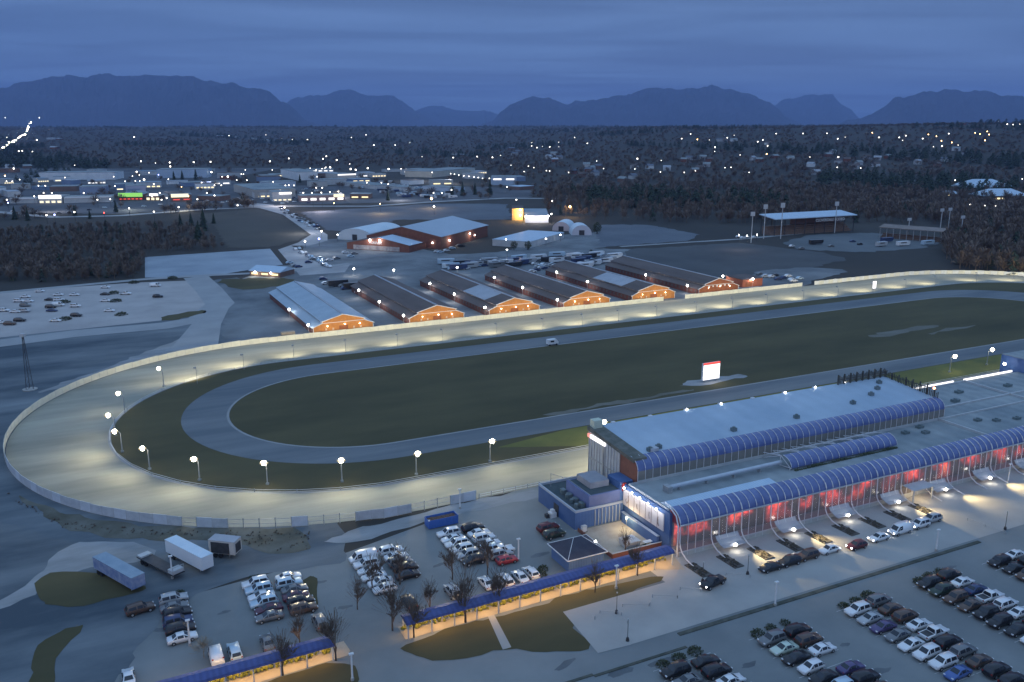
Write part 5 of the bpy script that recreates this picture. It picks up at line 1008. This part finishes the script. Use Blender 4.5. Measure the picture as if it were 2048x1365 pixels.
hipped(1980, 384, 62, 36, 5, 9, .1, 'largest blue hipped roof on the right, standing behind the others'); hipped(2012, 402, 52, 26, 5, 7, .1, 'blue hipped building in front with warm lit windows', 4); hipped(1904, 394, 22, 14, 3, 3.5, .1, 'smallest blue hipped house left of the bigger blue roofs', 1)
# vehicles and lots seen from far: single-mesh boxes
VG = {}
def far_vehicle(kind, x, y, z, rot, m, label, group, cat):
    k = kind
    if k not in VG:
        q = MB()
        if kind == 'caravan': q.extr([(-3.5, .5), (3.5, .5), (3.6, 1.4), (3.0, 2.9), (-3.4, 2.9)], -1.2, 1.2, axis='y'); q.box(-1.5, .5, -1.24, -1.2, 1.5, 2.2, 1); q.tube([(-1, -1.1, .4), (-1, 1.1, .4)], .4, 6, 1)
        elif kind == 'horse_trailer': q.extr([(-5, .6), (4, .6), (5.2, 1.6), (5, 3.2), (-5, 3.2)], -1.25, 1.25, axis='y'); q.box(-3, 2, -1.28, -1.25, 2, 2.6, 1); q.tube([(-2, -1.2, .45), (-2, 1.2, .45)], .45, 6, 1); q.tube([(-.9, -1.2, .45), (-.9, 1.2, .45)], .45, 6, 1)
        else: q.extr([(-2.2, .3), (2.2, .3), (2.2, .8), (1.1, 1.0), (.4, 1.5), (-1.2, 1.5), (-2.0, 1.0), (-2.2, .9)], -.88, .88, axis='y'); q.box(-1.1, .4, -.9, .9, 1.02, 1.38, 1); q.tube([(1.4, -.9, .33), (1.4, .9, .33)], .33, 6, 1); q.tube([(-1.4, -.9, .33), (-1.4, .9, .33)], .33, 6, 1)
        VG[k] = q.mesh(kind, [None, DARK])
    o = link(kind, VG[k], None, (x, y, z), rot); o.material_slots[0].link = 'OBJECT'; o.material_slots[0].material = m; tag(o, label, cat, group); return o
random.seed(21); FC = [('white', 'white'), ('white', 'white'), ('silver', 'silver'), ('grey', 'grey'), ('black', 'black'), ('pale blue', 'pale blue'), ('dark blue', 'dark blue')]
def scatter(n, poly, kinds, where, group, rot=None):
    p = 0
    (x0, y0), (x1, y1), w_ = poly
    for k in range(n):
        f = (k + random.uniform(.1, .9)) / n; px = x0 + (x1 - x0) * f; py = y0 + (y1 - y0) * f + random.uniform(-w_, w_); x, y, z = hit(px, py); c = random.choice(FC)[0]; kd = random.choice(kinds)
        cat = {'small_car': 'car', 'caravan': 'caravan', 'horse_trailer': 'trailer'}[kd]
        far_vehicle(kd, x, y, z + .1, (rot if rot is not None else ANG) + random.uniform(-.25, .25), paint(c), '%s %s %s' % (c, kd.replace('_', ' '), where), group, cat)
scatter(26, ((900, 540), (1240, 512), 4), ['horse_trailer', 'small_car', 'horse_trailer'], 'in the crowded yard behind the barns', 'vehicles in the yard behind the barns')
scatter(30, ((890, 536), (1180, 520), 9), ['small_car', 'horse_trailer'], 'in the crowded yard behind the barns', 'vehicles in the yard behind the barns')
scatter(14, ((1165, 537), (1232, 519), 2), ['horse_trailer'], 'in the row between the two right barns', 'trailers between the right barns')
scatter(10, ((640, 560), (720, 590), 8), ['small_car', 'horse_trailer'], 'in the yard between the first two barns', 'vehicles between the first two barns')
scatter(40, ((715, 360), (910, 396), 8), ['caravan'], 'in the storage lot right of the town', 'caravans in the storage lot')
scatter(34, ((720, 372), (870, 402), 6), ['caravan'], 'in the storage lot right of the town', 'caravans in the storage lot')
scatter(26, ((400, 402), (620, 400), 7), ['small_car'], 'in the town lots', 'cars in the town lots'); scatter(22, ((560, 402), (640, 380), 10), ['small_car'], 'in the town lots', 'cars in the town lots')
scatter(24, ((560, 418), (640, 462), 5), ['small_car'], 'on the lit street coming from the town', 'cars on the street from the town', rot=2.2)
scatter(16, ((590, 498), (660, 538), 3), ['small_car'], 'at the bottom of the street by the hall', 'cars at the bottom of the street', rot=2.2)
scatter(12, ((570, 535), (720, 508), 8), ['small_car'], 'in front of the exhibition hall', 'cars in front of the hall'); scatter(6, ((868, 510), (930, 492), 2), ['small_car'], 'beside the brown wall of the hall', 'cars beside the hall')
scatter(14, ((1060, 545), (1110, 530), 5), ['small_car'], 'in the crowded yard behind the barns', 'vehicles in the yard behind the barns')
scatter(11, ((1515, 552), (1600, 562), 5), ['small_car'], 'right of the small red building', 'cars right of the red building')
scatter(10, ((1560, 495), (1860, 492), 8), ['small_car', 'horse_trailer'], 'in the dirt around the rodeo ring', 'vehicles round the rodeo ring')
scatter(9, ((20, 428), (330, 414), 5), ['small_car'], 'on the far road along the shops', 'cars on the far road'); scatter(4, ((1465, 478), (1520, 476), 1), ['small_car'], 'on the farm road by the rodeo stand', 'cars on the farm road')
# ------------------------------------------------------------------ lamps of the town and hills
def head_at(px, py, hh):
    d = ray(px, py); t = 300.0
    while t < 14000:
        x, y, z = d[0] * t, d[1] * t, CAMH + d[2] * t
        if z - hgt(x, y) <= hh: return x, y, z, hgt(x, y)
        t *= 1.004
    return x, y, z, hgt(x, y)
LBALL = {}
def town_lamp(px, py, m=None, size=1., name='street_lamp', label='small white lamp of the town beyond the fields', group='white lamps of the town', hh=8):
    m = m or LAMPT; x, y, z, g = head_at(px, py, hh); r_ = max(.36, math.hypot(x, y) / 1750 * .72) * size
    key = (round(r_ * 2) / 2, m.name)
    if key not in LBALL:
        q = MB(); q.ball((0, 0, 0), r_, 6, m=0); q.tube([(0, 0, -hh), (0, 0, 0)], .12, 3, 1); LBALL[key] = q.mesh('street_lamp', [m, DARK])
    o = link(name, LBALL[key], None, (x, y, z)); tag(o, label, 'lamp', group); return o
Z1 = '30,310 230,310 40,425 215,440 785,423 1340,415 1555,410 1648,432 1710,438 1800,438 825,565 910,575 993,572 996,595 1133,570 1232,568 437,588 80,607 38,682 72,682 115,672 225,708 265,708 255,750 303,750 490,750 380,660 665,655 672,710 800,627 815,645 775,652 872,632 843,672 792,680 818,680 732,682 900,698 985,670 1237,628 1300,655 1333,655 1295,705 1255,705 1210,750 1255,765 1435,615 1425,640 1412,640 1385,675 1445,675 1593,615 1598,685 1580,565 1690,548 1890,550 1910,535 1970,557 1815,605 1850,615 1885,610 1907,600 1932,600 1855,655 1690,705 1495,735 1570,735 1775,750 1825,750 1880,748 1930,745 1980,742 1850,720 1885,720 1885,785 1830,785 1665,835 1390,822 272,880 435,862 645,787 570,790 755,840 900,860 1045,833 1155,787 40,790 200,770 110,505 130,505 190,508 95,505 1640,735 1700,742 1720,706 1670,706 1180,690 890,770 935,750 945,790 975,780'
Z2 = '495,455 568,538 890,538 1028,530 980,542 750,543 250,605 372,610 445,612 460,612 475,612 575,625 555,622 627,630 735,637 757,640 783,645 812,650 842,653 872,657 897,660 922,665 962,665 1035,660 1105,660 145,580 150,610 180,615 68,557 8,535 0,605 30,600 370,698 245,690 330,690 740,733 635,750 685,750 1120,790 1330,797 1325,873 410,470 285,470 240,410 155,425'
Z2H = '1210,455 1210,475 1240,485 1272,478 1315,480 1368,480 1368,455 1460,425 1535,460 1590,563 1630,608 1425,630 1295,620 1315,622 1190,593 1222,602 1165,625 1088,588 1828,550 1968,560 1813,610 1963,627'
Z3 = '45,432 97,405 207,440 312,427 352,413 240,483 238,507 490,450 520,440 548,475 387,528 298,602 333,600 795,540 958,433 1002,423 895,402 755,402 598,403 1200,425 1318,425 1357,415 1338,442 1455,432 1608,403 1568,475 1518,480 1663,470 1900,330 1950,348 1985,350 2023,347 962,540 1093,605 955,600 1645,675 2038,668 1733,818 1818,825 1883,828 60,630 125,620 440,630'
Z3W = '137,437 542,522 1160,398 1565,445 1625,455 1763,398 1790,405 1833,390 1843,408 1740,782 1488,408 1535,418 1820,442'
def zs(s, x0): return [(x0 + float(a) * .3418, 130 + float(c) * .3418) for a, c in (p.split(',') for p in s.split())]
random.seed(4)
for p in zs(Z1, 0) + zs(Z2, 650): town_lamp(*p, size=random.choice((.8, 1, 1.25, 1.45)))
for p in zs(Z2H, 650) + zs(Z3, 1348): town_lamp(*p, size=random.choice((.7, .9, 1.1)), label='small white lamp among the dark trees on the hillside', group='white lamps on the wooded hillside')
for p in zs(Z3W, 1348): town_lamp(*p, m=LAMPO, label='small warm orange lamp among the dark trees on the hillside', group='warm lamps on the wooded hillside')
for k in range(30):
    f = k / 29; px = np.interp(f, [0, .45, .75, 1], [0, 30, 50, 62]); py = np.interp(f, [0, .45, .75, 1], [299, 281, 268, 246])
    town_lamp(px + random.uniform(-3, 3), py + random.uniform(-2, 2), m=LAMPY if k % 4 else LAMPT, size=1.2, label='lamp in the bright chain of the far highway at upper left', group='lamps of the far highway', hh=9)
for (px, py, m, sz, l_) in [(760, 408, LAMPO, 1.9, 'bright orange street lamp on the far road, left of the conifers'), (863, 398, LAMPO, 2.1, 'bright orange street lamp on the far road by the storage lot'), (868, 413, LAMPY, 1.6, 'warm lamp low by the far road below the orange one'), (1140, 414, LAMPO, 2.2, 'bright orange lamp standing alone before the dark woods'), (668, 407, LAMPO, 1.7, 'warm lamp at the right corner of the car dealer'), (1014, 374, LAMPW, .8, 'white lamp on the pale blue block'), (109, 430, LAMPB, 1.9, 'large blue lit lamp on the far road'), (208, 426, LAMPR, 1.7, 'red lit sign lamp on the far road'), (317, 350, LAMPB, 1.3, 'blue lamp at the corner of the pale blue warehouse'), (377, 393, LAMPO, 1.2, 'amber sign lamp beside the cream fascia'), (16, 406, LAMPB, 1.3, 'blue lamp at the far left shops'), (10, 352, LAMPO, 1.3, 'orange lamp at the left edge behind the town'), (363, 374, LAMPO, 1., 'small amber lamp behind the cream fascia'), (638, 478, LAMPB, 1.1, 'blue white lamp at the foot of the lit street'), (643, 463, LAMPT, 1.2, 'white lamp at the bend of the lit street'), (610, 483, LAMPT, .9, 'small white lamp left of the street foot'), (675, 470, LAMPW, 1.5, 'bright white lamp left of the fabric building'), (1012, 479, LAMPW, .9, 'white lamp on the roof edge of the long low shed'), (1014, 500, LAMPW, .9, 'white lamp before the long low shed, lower'), (1092, 478, LAMPW, .9, 'white lamp at the right front of the long low shed'), (1121, 470, LAMPW, .9, 'white lamp at the right end of the long low shed'), (1478, 471, LAMPW, .8, 'left of two lamps on the farm road by the rodeo stand'), (1494, 472, LAMPW, .8, 'right of two lamps on the farm road by the rodeo stand'), (1514, 470, LAMPW, .9, 'white lamp under the short stadium mast')]:
    town_lamp(px, py, m, sz, label=l_, group='lone lamps beyond the barns', hh=5 if py > 460 else 8)
for (px, py, e_, c_) in ((760, 409, 9000, (1, .65, .3)), (863, 399, 9000, (1, .65, .3)), (1140, 415, 9000, (1, .65, .3)), (640, 405, 16000, (1, .85, .9)), (560, 395, 14000, (1, .9, .9)), (600, 445, 9000, (.95, .95, 1)), (640, 480, 5000, (.95, .95, 1)), (260, 402, 9000, (.9, .95, .8)), (360, 404, 8000, (1, .85, .6)), (100, 406, 9000, (1, .9, .85)), (830, 350, 22000, (.95, .95, 1)), (900, 355, 16000, (.95, .95, 1)), (320, 375, 12000, (.95, .95, 1)), (110, 383, 12000, (.95, .95, 1)), (1480, 474, 2000, (1, .8, .8)), (680, 380, 14000, (.95, .95, 1)), (800, 385, 12000, (.95, .95, 1))):
    x, y, z, g = head_at(px, py, 9); lamp_light(None, (x, y, z + 2), e_, c_, .8)
# ------------------------------------------------------------------ houses on the hillside
HM = None; HC = [WALLW, WALLG, WALLB, mat('pale_siding', (.4, .42, .46), rough=.7), BRICK]; HRF = [ROOFG, BROOF, mat('slate_house_roof', (.13, .15, .19), rough=.8), PALEM]
HP = zs('90,550 170,545 190,590 120,625 460,550 300,440 350,440 590,540 930,510 960,570 1080,580 1190,550 1180,590 800,590 830,635 1425,575 1650,495 1540,590 270,440 550,460 680,550 1010,560 1130,545 1060,600 500,560 205,560 60,560 150,610 900,530 1250,540 1580,560 1700,520 1640,340 1680,342', 1348) + zs('760,520 1090,490 1130,510 1340,520 1345,560 1530,590 1560,610 1580,640 1450,630 1500,650 1740,680 1800,660 1810,600 1310,540 1370,545 1600,600 1545,620 1900,600 2000,610 800,530 1110,520', 650) + zs('1290,415 1380,418 1480,430 1560,440 300,430 350,432 320,485 160,600 60,600', 0)
random.seed(9)
for k, (px, py) in enumerate(HP):
    x, y, z = hit(px, py + 3); s_ = max(1, math.hypot(x, y) / 1700); c1, c2 = random.choice(HC), random.choice(HRF); rot = random.uniform(-.9, .9)
    if HM is None:
        HM = (MB().box(-6, 6, -4, 4, -3, 5).mesh('walls', [None]), MB().extr([(-4.6, 4.8), (0, 7.6), (4.6, 4.8)], -6.5, 6.5).mesh('roof', [None]))
    t = thing('hillside_house', 'small house half hidden among the dark trees on the far hillside', 'house', (x, y, z), rot, 'houses among the trees of the far hillside'); t.scale = (s_, s_, 1.1)
    for nm, me, m in (('walls', HM[0], c1), ('roof', HM[1], c2)): o = link(nm, me, t); o.material_slots[0].link = 'OBJECT'; o.material_slots[0].material = m
# ------------------------------------------------------------------ trees
def conifer_tris(n, h, r, rng):
    v = []
    for _ in range(n):
        t = rng.random() ** .8; z = h * (.08 + .92 * t); rr = r * (1 - t) ** .85 * (.75 + .5 * rng.random()) + .08; a = rng.random() * 6.283; w = (.35 + .5 * (1 - t)) * r * .55
        c, s = math.cos(a), math.sin(a); z2 = z - h * .05 - rr * .25
        v.append(((0, 0, z + h * .03), (c * rr - s * w * .6, s * rr + c * w * .6, z2), (c * rr + s * w * .6, s * rr - c * w * .6, z2 - h * .01)))
    return v
def bare_tris(n, h, r, rng, wd=.5):
    v = [((-.02 * h, 0, 0), (.02 * h, 0, 0), (0, 0, h * .7)), ((0, -.02 * h, 0), (0, .02 * h, 0), (0, 0, h * .7))]
    for _ in range(n):
        a = rng.random() * 6.283; t = rng.random(); z0 = h * (.25 + .5 * t); rr = r * math.sqrt(rng.random()) * (1 - .35 * t); z1 = z0 + h * (.12 + .22 * rng.random()); b2 = a + .6 * (rng.random() - .5)
        p0 = np.array((.25 * rr * math.cos(a), .25 * rr * math.sin(a), z0)); p1 = np.array((rr * math.cos(b2), rr * math.sin(b2), min(z1, h))); sd = np.array((math.sin(a), -math.cos(a), .3)) * wd * (.5 + rng.random())
        v.append((tuple(p0), tuple(p1 - sd * .5), tuple(p1 + sd * .5)))
    return v
rr_ = random.Random(5)
T_CON = [np.array(conifer_tris(70, 1, .24, rr_)) for _ in range(4)]; T_BARE = [np.array(bare_tris(95, 1, .38, rr_, .036)) for _ in range(5)]
def forest(name, label, cat, items):                                # items: (x, y, z, height, width factor, template, material index)
    V = []; M = []
    for (x, y, z, h_, wf, T, m) in items:
        a = rr_.random() * 6.283; c, s = math.cos(a), math.sin(a); q = T * np.array((h_ * wf, h_ * wf, h_)); q = np.stack((q[..., 0] * c - q[..., 1] * s + x, q[..., 0] * s + q[..., 1] * c + y, q[..., 2] + z), -1); V.append(q); M += [m] * len(T)
    V = np.concatenate(V); n = len(V); me = bpy.data.meshes.new(name); me.vertices.add(n * 3); me.vertices.foreach_set('co', V.reshape(-1).astype(np.float32)); me.loops.add(n * 3); me.loops.foreach_set('vertex_index', np.arange(n * 3, dtype=np.int32)); me.polygons.add(n); me.polygons.foreach_set('loop_start', np.arange(0, n * 3, 3, dtype=np.int32))
    for m in (NEEDLE, TWIG, mat('rusty_twigs', (.115, .088, .07), (.155, .12, .1), .05, .95)): me.materials.append(m)
    me.polygons.foreach_set('material_index', np.array(M, dtype=np.int32)); me.update(); me.validate()
    return tag(link(name, me), label, cat, kind='stuff')
def inpoly(x, y, P_):
    c = False
    for i in range(len(P_)):
        (x1, y1), (x2, y2) = P_[i], P_[i - 1]
        if (y1 > y) != (y2 > y) and x < (x2 - x1) * (y - y1) / (y2 - y1) + x1: c = not c
    return c
TOWN = [(-50, 432), (-50, 340), (300, 336), (560, 334), (800, 334), (960, 340), (1075, 368), (1075, 400), (870, 405), (620, 415), (560, 412), (480, 404), (240, 436)]
FIELD = [[(480, 402), (640, 408), (880, 405), (1080, 396), (1160, 400), (1200, 440), (1300, 445), (1300, 560), (470, 560), (540, 500), (640, 480)], [(400, 430), (520, 412), (620, 470), (590, 490), (450, 500), (420, 460)], [(1530, 470), (1590, 450), (1900, 470), (1900, 510), (1500, 520), (1400, 500)], [(1900, 395), (2048, 395), (2048, 412), (1900, 410)]]
items = []; random.seed(31); n_ = 0
while n_ < 14500:
    px = random.uniform(-120, 2168); lr = random.uniform(math.log(880), math.log(9500)); a_ = math.atan((px - 1024) / 1802); d_ = math.exp(lr); x, y = d_ * math.sin(a_), d_ * math.cos(a_); z = hgt(x, y)
    zc_ = y * CT - (z - CAMH) * ST; py = 682.5 - FPX * (y * ST + (z - CAMH) * CT) / zc_; n_ += 1
    if inpoly(px, py, TOWN): 
        if random.random() > .09: continue
    if any(inpoly(px, py, f) for f in FIELD): continue
    if px < 70 and 246 < py < 300 and abs(np.interp(py, [246, 268, 281, 299], [62, 50, 30, 0]) - px) < 7: continue
    con = (math.sin(x * .004 + 2 * math.sin(y * .003)) + .6 * math.sin(x * .0113 + y * .007)) > (1.0 if px > 1050 else .85)
    far = 1 + d_ / 3500
    if con: items.append((x, y, z - 1, random.uniform(10, 19), random.uniform(.9, 1.2) * far, random.choice(T_CON), 0))
    else: items.append((x, y, z - 1, random.uniform(5, 10.5), random.uniform(1.2, 1.8) * far, random.choice(T_BARE), random.choice((1, 1, 2))))
forest('far_forest', 'dark mixed forest of bare trees and conifers covering the plain and hills', 'forest', items)
def wood(name, label, poly, n, hmin, hmax, pc):
    xs = [p[0] for p in poly]; ys = [p[1] for p in poly]; it = []; k = 0
    while k < n:
        px, py = random.uniform(min(xs), max(xs)), random.uniform(min(ys), max(ys))
        if not inpoly(px, py, poly): continue
        k += 1; x, y, z = hit(px, py); c = random.random() < pc
        it.append((x, y, z - .5, random.uniform(hmin, hmax) * (1.1 if c else 1), random.uniform(.9, 1.3), random.choice(T_CON if c else T_BARE), 0 if c else random.choice((1, 1, 2))))
    forest(name, label, 'wood', it)
wood('bare_wood', 'dense bare brown wood behind the far left parking lot', [(-60, 562), (-60, 472), (60, 462), (300, 455), (385, 458), (420, 480), (450, 500), (290, 512), (280, 556), (120, 568)], 1000, 4.5, 8, .05)
wood('bare_wood', 'tall bare brown wood behind the rodeo ring and right of the town', [(1090, 432), (1085, 385), (1300, 372), (2110, 380), (2110, 560), (1900, 538), (1880, 490), (1905, 452), (1760, 446), (1530, 450), (1420, 448), (1260, 448)], 1900, 7, 13, .04)
wood('bare_wood', 'thin scrub of bare bushes along the outside of the near track fence', [(10, 985), (60, 1015), (130, 1045), (300, 1062), (620, 1066), (615, 1100), (560, 1105), (420, 1075), (300, 1075), (130, 1060), (20, 1000)], 420, .35, .95, .0)
CT_ = None
for k, (px, py, h_, l_) in enumerate([(408, 462, 17, 'tallest dark conifer by the bare field'), (398, 478, 13, 'dark conifer left of the tallest one by the bare field'), (383, 456, 12, 'narrow green conifer before the town shops'), (361, 452, 10, 'small green conifer left of the narrow one'), (395, 484, 12, 'low dark conifer over the blue lot'), (428, 448, 9, 'small conifer right of the tallest one'), (150, 432, 10, 'conifer behind the blue lamp on the far road'), (232, 425, 11, 'conifer right of the red lamp on the far road'), (30, 440, 12, 'conifer at the far left near the shops'), (56, 442, 11, 'second conifer from the left near the shops'), (776, 402, 11, 'narrow dark conifer beside the orange street lamp'), (925, 392, 16, 'broad dark conifer left of the pale blue block'), (950, 390, 14, 'dark conifer in the clump left of the pale blue block'), (980, 390, 17, 'tall dark conifer touching the pale blue block'), (905, 394, 12, 'small conifer at the left of the clump by the far road'), (365, 360, 14, 'conifer before the pale blue warehouse, left of a pair'), (392, 360, 16, 'conifer before the pale blue warehouse, right of a pair'), (348, 360, 13, 'conifer at the left end of the pale blue warehouse'), (600, 366, 12, 'conifer beside the steep white shed'), (2010, 520, 12, 'dark conifer at the right edge beyond the track'), (484, 410, 9, 'conifer at the top of the lit street'), (180, 438, 8, 'small conifer right of the blue lamp')]):
    x, y, z = hit(px, py)
    if CT_ is None:
        CT_ = thing('conifer_tree', l_, 'tree', (x, y, z), 0, 'dark conifers around the town'); q = MB()
        for tri in conifer_tris(240, 10, 2.6, rr_): q.face(tri)
        q.build('crown', NEEDLE, CT_); MB().tube([(0, 0, -1), (0, 0, 5), (0, 0, 9)], [.3, .2, .05], 6).build('trunk', BARK, CT_)
        CT_.scale = (h_ / 11,) * 2 + (h_ / 10,)
    else: dup(CT_, (x, y, z), k * 1.3, l_).scale = (h_ / 11,) * 2 + (h_ / 10,)
RT = None
for k, (px, py, h_, l_) in enumerate([(1194, 468, 9, 'round dark evergreen right of the white domes'), (1028, 500, 6, 'round dark shrub before the long low shed, left'), (1056, 500, 6, 'round dark shrub before the long low shed, right'), (1182, 512, 4, 'low dark shrub by the farm road')]):
    x, y = P(px, py)
    if RT is None:
        RT = thing('round_tree', l_, 'tree', (x, y, 0), 0, 'round evergreens near the long low shed'); q = MB()
        for _ in range(420):
            a, t_ = rr_.random() * 6.283, math.acos(2 * rr_.random() - 1); r_ = .38 * (.55 + .5 * rr_.random()); c = (r_ * math.sin(t_) * math.cos(a), r_ * math.sin(t_) * math.sin(a), .52 + r_ * 1.15 * math.cos(t_))
            q.face([tuple(c[j] + (rr_.random() - .5) * .16 for j in range(3)) for _ in range(3)])
        q.build('crown', BUSH, RT); MB().tube([(0, 0, 0), (0, 0, .5)], .04, 5).build('trunk', BARK, RT); RT.scale = (h_,) * 3
    else: dup(RT, (x, y, 0), k, l_).scale = (h_,) * 3
# bare trees along the walkway: a real limb skeleton
def bare_tree(seed, h_, spread, depth=5):
    rg = random.Random(seed); tk = MB(); cr_ = MB()
    def grow(p, d, L_, r_, lv):
        e = tuple(p[k] + d[k] * L_ for k in range(3)); mid = tuple((p[k] + e[k]) / 2 + rg.uniform(-.04, .04) * L_ for k in range(3))
        (tk if lv == 0 else cr_).tube([p, mid, e], [r_, r_ * .85, r_ * .7], 5 if lv < 2 else 3)
        if lv >= depth: return
        for _ in range(3 if lv < 3 else rg.choice((2, 3, 4))):
            a = rg.uniform(0, 6.283); s = rg.uniform(.35, .8) * spread; nd = Vector(d) + Vector((math.cos(a) * s, math.sin(a) * s, .15)); nd.normalize()
            grow(e if rg.random() < .6 else mid, tuple(nd), L_ * rg.uniform(.62, .82), max(r_ * .64, .028), lv + 1)
    grow((0, 0, 0), (rg.uniform(-.06, .06), rg.uniform(-.06, .06), 1), h_ * .27, h_ * .017, 0); return tk, cr_
BT = {}
for k, (px, py, h_, sd, l_) in enumerate([(931, 1246, 8.5, 1, 'bare tree with a dark trunk standing on the orange lit path, the tallest'), (997, 1224, 7, 2, 'slim bare tree on the orange path right of the tallest one'), (828, 1276, 6, 3, 'slim bare tree at the left end of the long walkway'), (785, 1262, 8, 1, 'bushy bare tree in the gap between the two walkways'), (1190, 1186, 5, 3, 'slim bare tree before the blue pavilion'), (1275, 1152, 5, 2, 'slim bare tree near the glass building end of the path'), (672, 1322, 7, 2, 'bare tree at the right end of the left walkway'), (566, 1352, 6, 3, 'slim bare tree on the left stretch of orange path'), (745, 1185, 6, 2, 'bare tree over the white car row'), (800, 1170, 6.5, 1, 'bare tree at the dark car row'), (905, 1160, 6, 3, 'bare tree under the dumpster car row, left'), (975, 1150, 6, 2, 'bare tree under the dumpster car row, right'), (1250, 1110, 4.5, 1, 'small bare tree in front of the courtyard wall'), (715, 1220, 5, 3, 'thin bare tree in the lane by the walkway gap'), (860, 1225, 5, 2, 'thin bare tree behind the long walkway roof'), (600, 1290, 5, 1, 'thin bare tree behind the left walkway roof')]):
    x, y = P(px, py)
    if sd not in BT:
        tk, cr_ = bare_tree(sd, 8, .8, 6); t = thing('bare_tree', l_, 'tree', (x, y, .05), 0, 'bare winter trees along the walkway'); [cr_.face(tuple((a * 8, b_2 * 8, c * 8) for a, b_2, c in tri)) for tri in bare_tris(170, 1, .38, rr_, .008)]; tk.build('trunk', BARK, t); cr_.build('crown', TWIG, t); t.scale = (h_ / 6.6,) * 3; BT[sd] = t
    else: dup(BT[sd], (x, y, .05), k * .9, l_).scale = (h_ / 6.6,) * 3
x, y = P(408, 1316); t = thing('dry_shrub_clump', 'pale dry brushy clump between the white car and the left walkway', 'shrub', (x, y, .05), 0); q = MB()
for tri in bare_tris(420, 3.2, 2.2, rr_, .05): q.face(tri)
q.build('stems', TWIGP, t)
BS = None
random.seed(12)
BSL = []
for uc, nm in ((76, 'leftmost'), (94.5, 'second'), (113.5, 'third'), (132, 'fourth')):
    BSL += [(uc - 3.2, 94.9, 'at the left corner of the %s near car row' % nm), (uc, 95.4, 'at the middle end of the %s near car row' % nm), (uc + 3.2, 95.6, 'at the right corner of the %s near car row' % nm)]
for uc, v, nm in ((22, 149.0, 'behind the row by the dark grass island'), (43, 149.5, 'behind the white car row'), (9, 149.6, 'behind the left row near the trailers'), (70.5, 129.3, 'left of the blue pavilion'), (68.8, 127.6, 'lower left of the blue pavilion'), (92.5, 127.9, 'left of the courtyard wall corner')): BSL.append((uc, v, nm))
for px, py, nm in ((129, 606, 'left brown bed of the far lot'), (131, 640, 'front left bed of the far lot'), (232, 604, 'right brown bed of the far lot'), (242, 631, 'front right bed of the far lot'), (228, 588, 'back right bed of the far lot'), (345, 558, 'top right corner of the far lot'), (268, 567, 'top edge of the far lot')):
    BSL.append((*UV(*P(px, py)), 'in the ' + nm))
for k, (u, v, nm) in enumerate(BSL):
    x, y = W(u, v); l_ = 'low dark rounded shrub ' + nm
    if BS is None:
        BS = thing('shrub', l_, 'shrub', (x, y, .05), 0, 'shrubs at the ends of the car rows'); q = MB()
        for _ in range(260):
            a, t_ = rr_.random() * 6.283, math.acos(rr_.random()); r_ = 1.15 * (.6 + .45 * rr_.random()); c = (r_ * math.sin(t_) * math.cos(a), r_ * math.sin(t_) * math.sin(a), r_ * .8 * math.cos(t_))
            q.face([tuple(c[j] + (rr_.random() - .5) * .42 for j in range(3)) for _ in range(3)])
        q.build('leaves', BUSH, BS); MB().tube([(0, 0, 0), (0, 0, .7)], .07, 4).build('stem', BARK, BS)
    else: dup(BS, (x, y, .05), k, l_).scale = (random.uniform(.8, 1.2),) * 3 if k < 18 else (2.2, 2.2, 1.6)
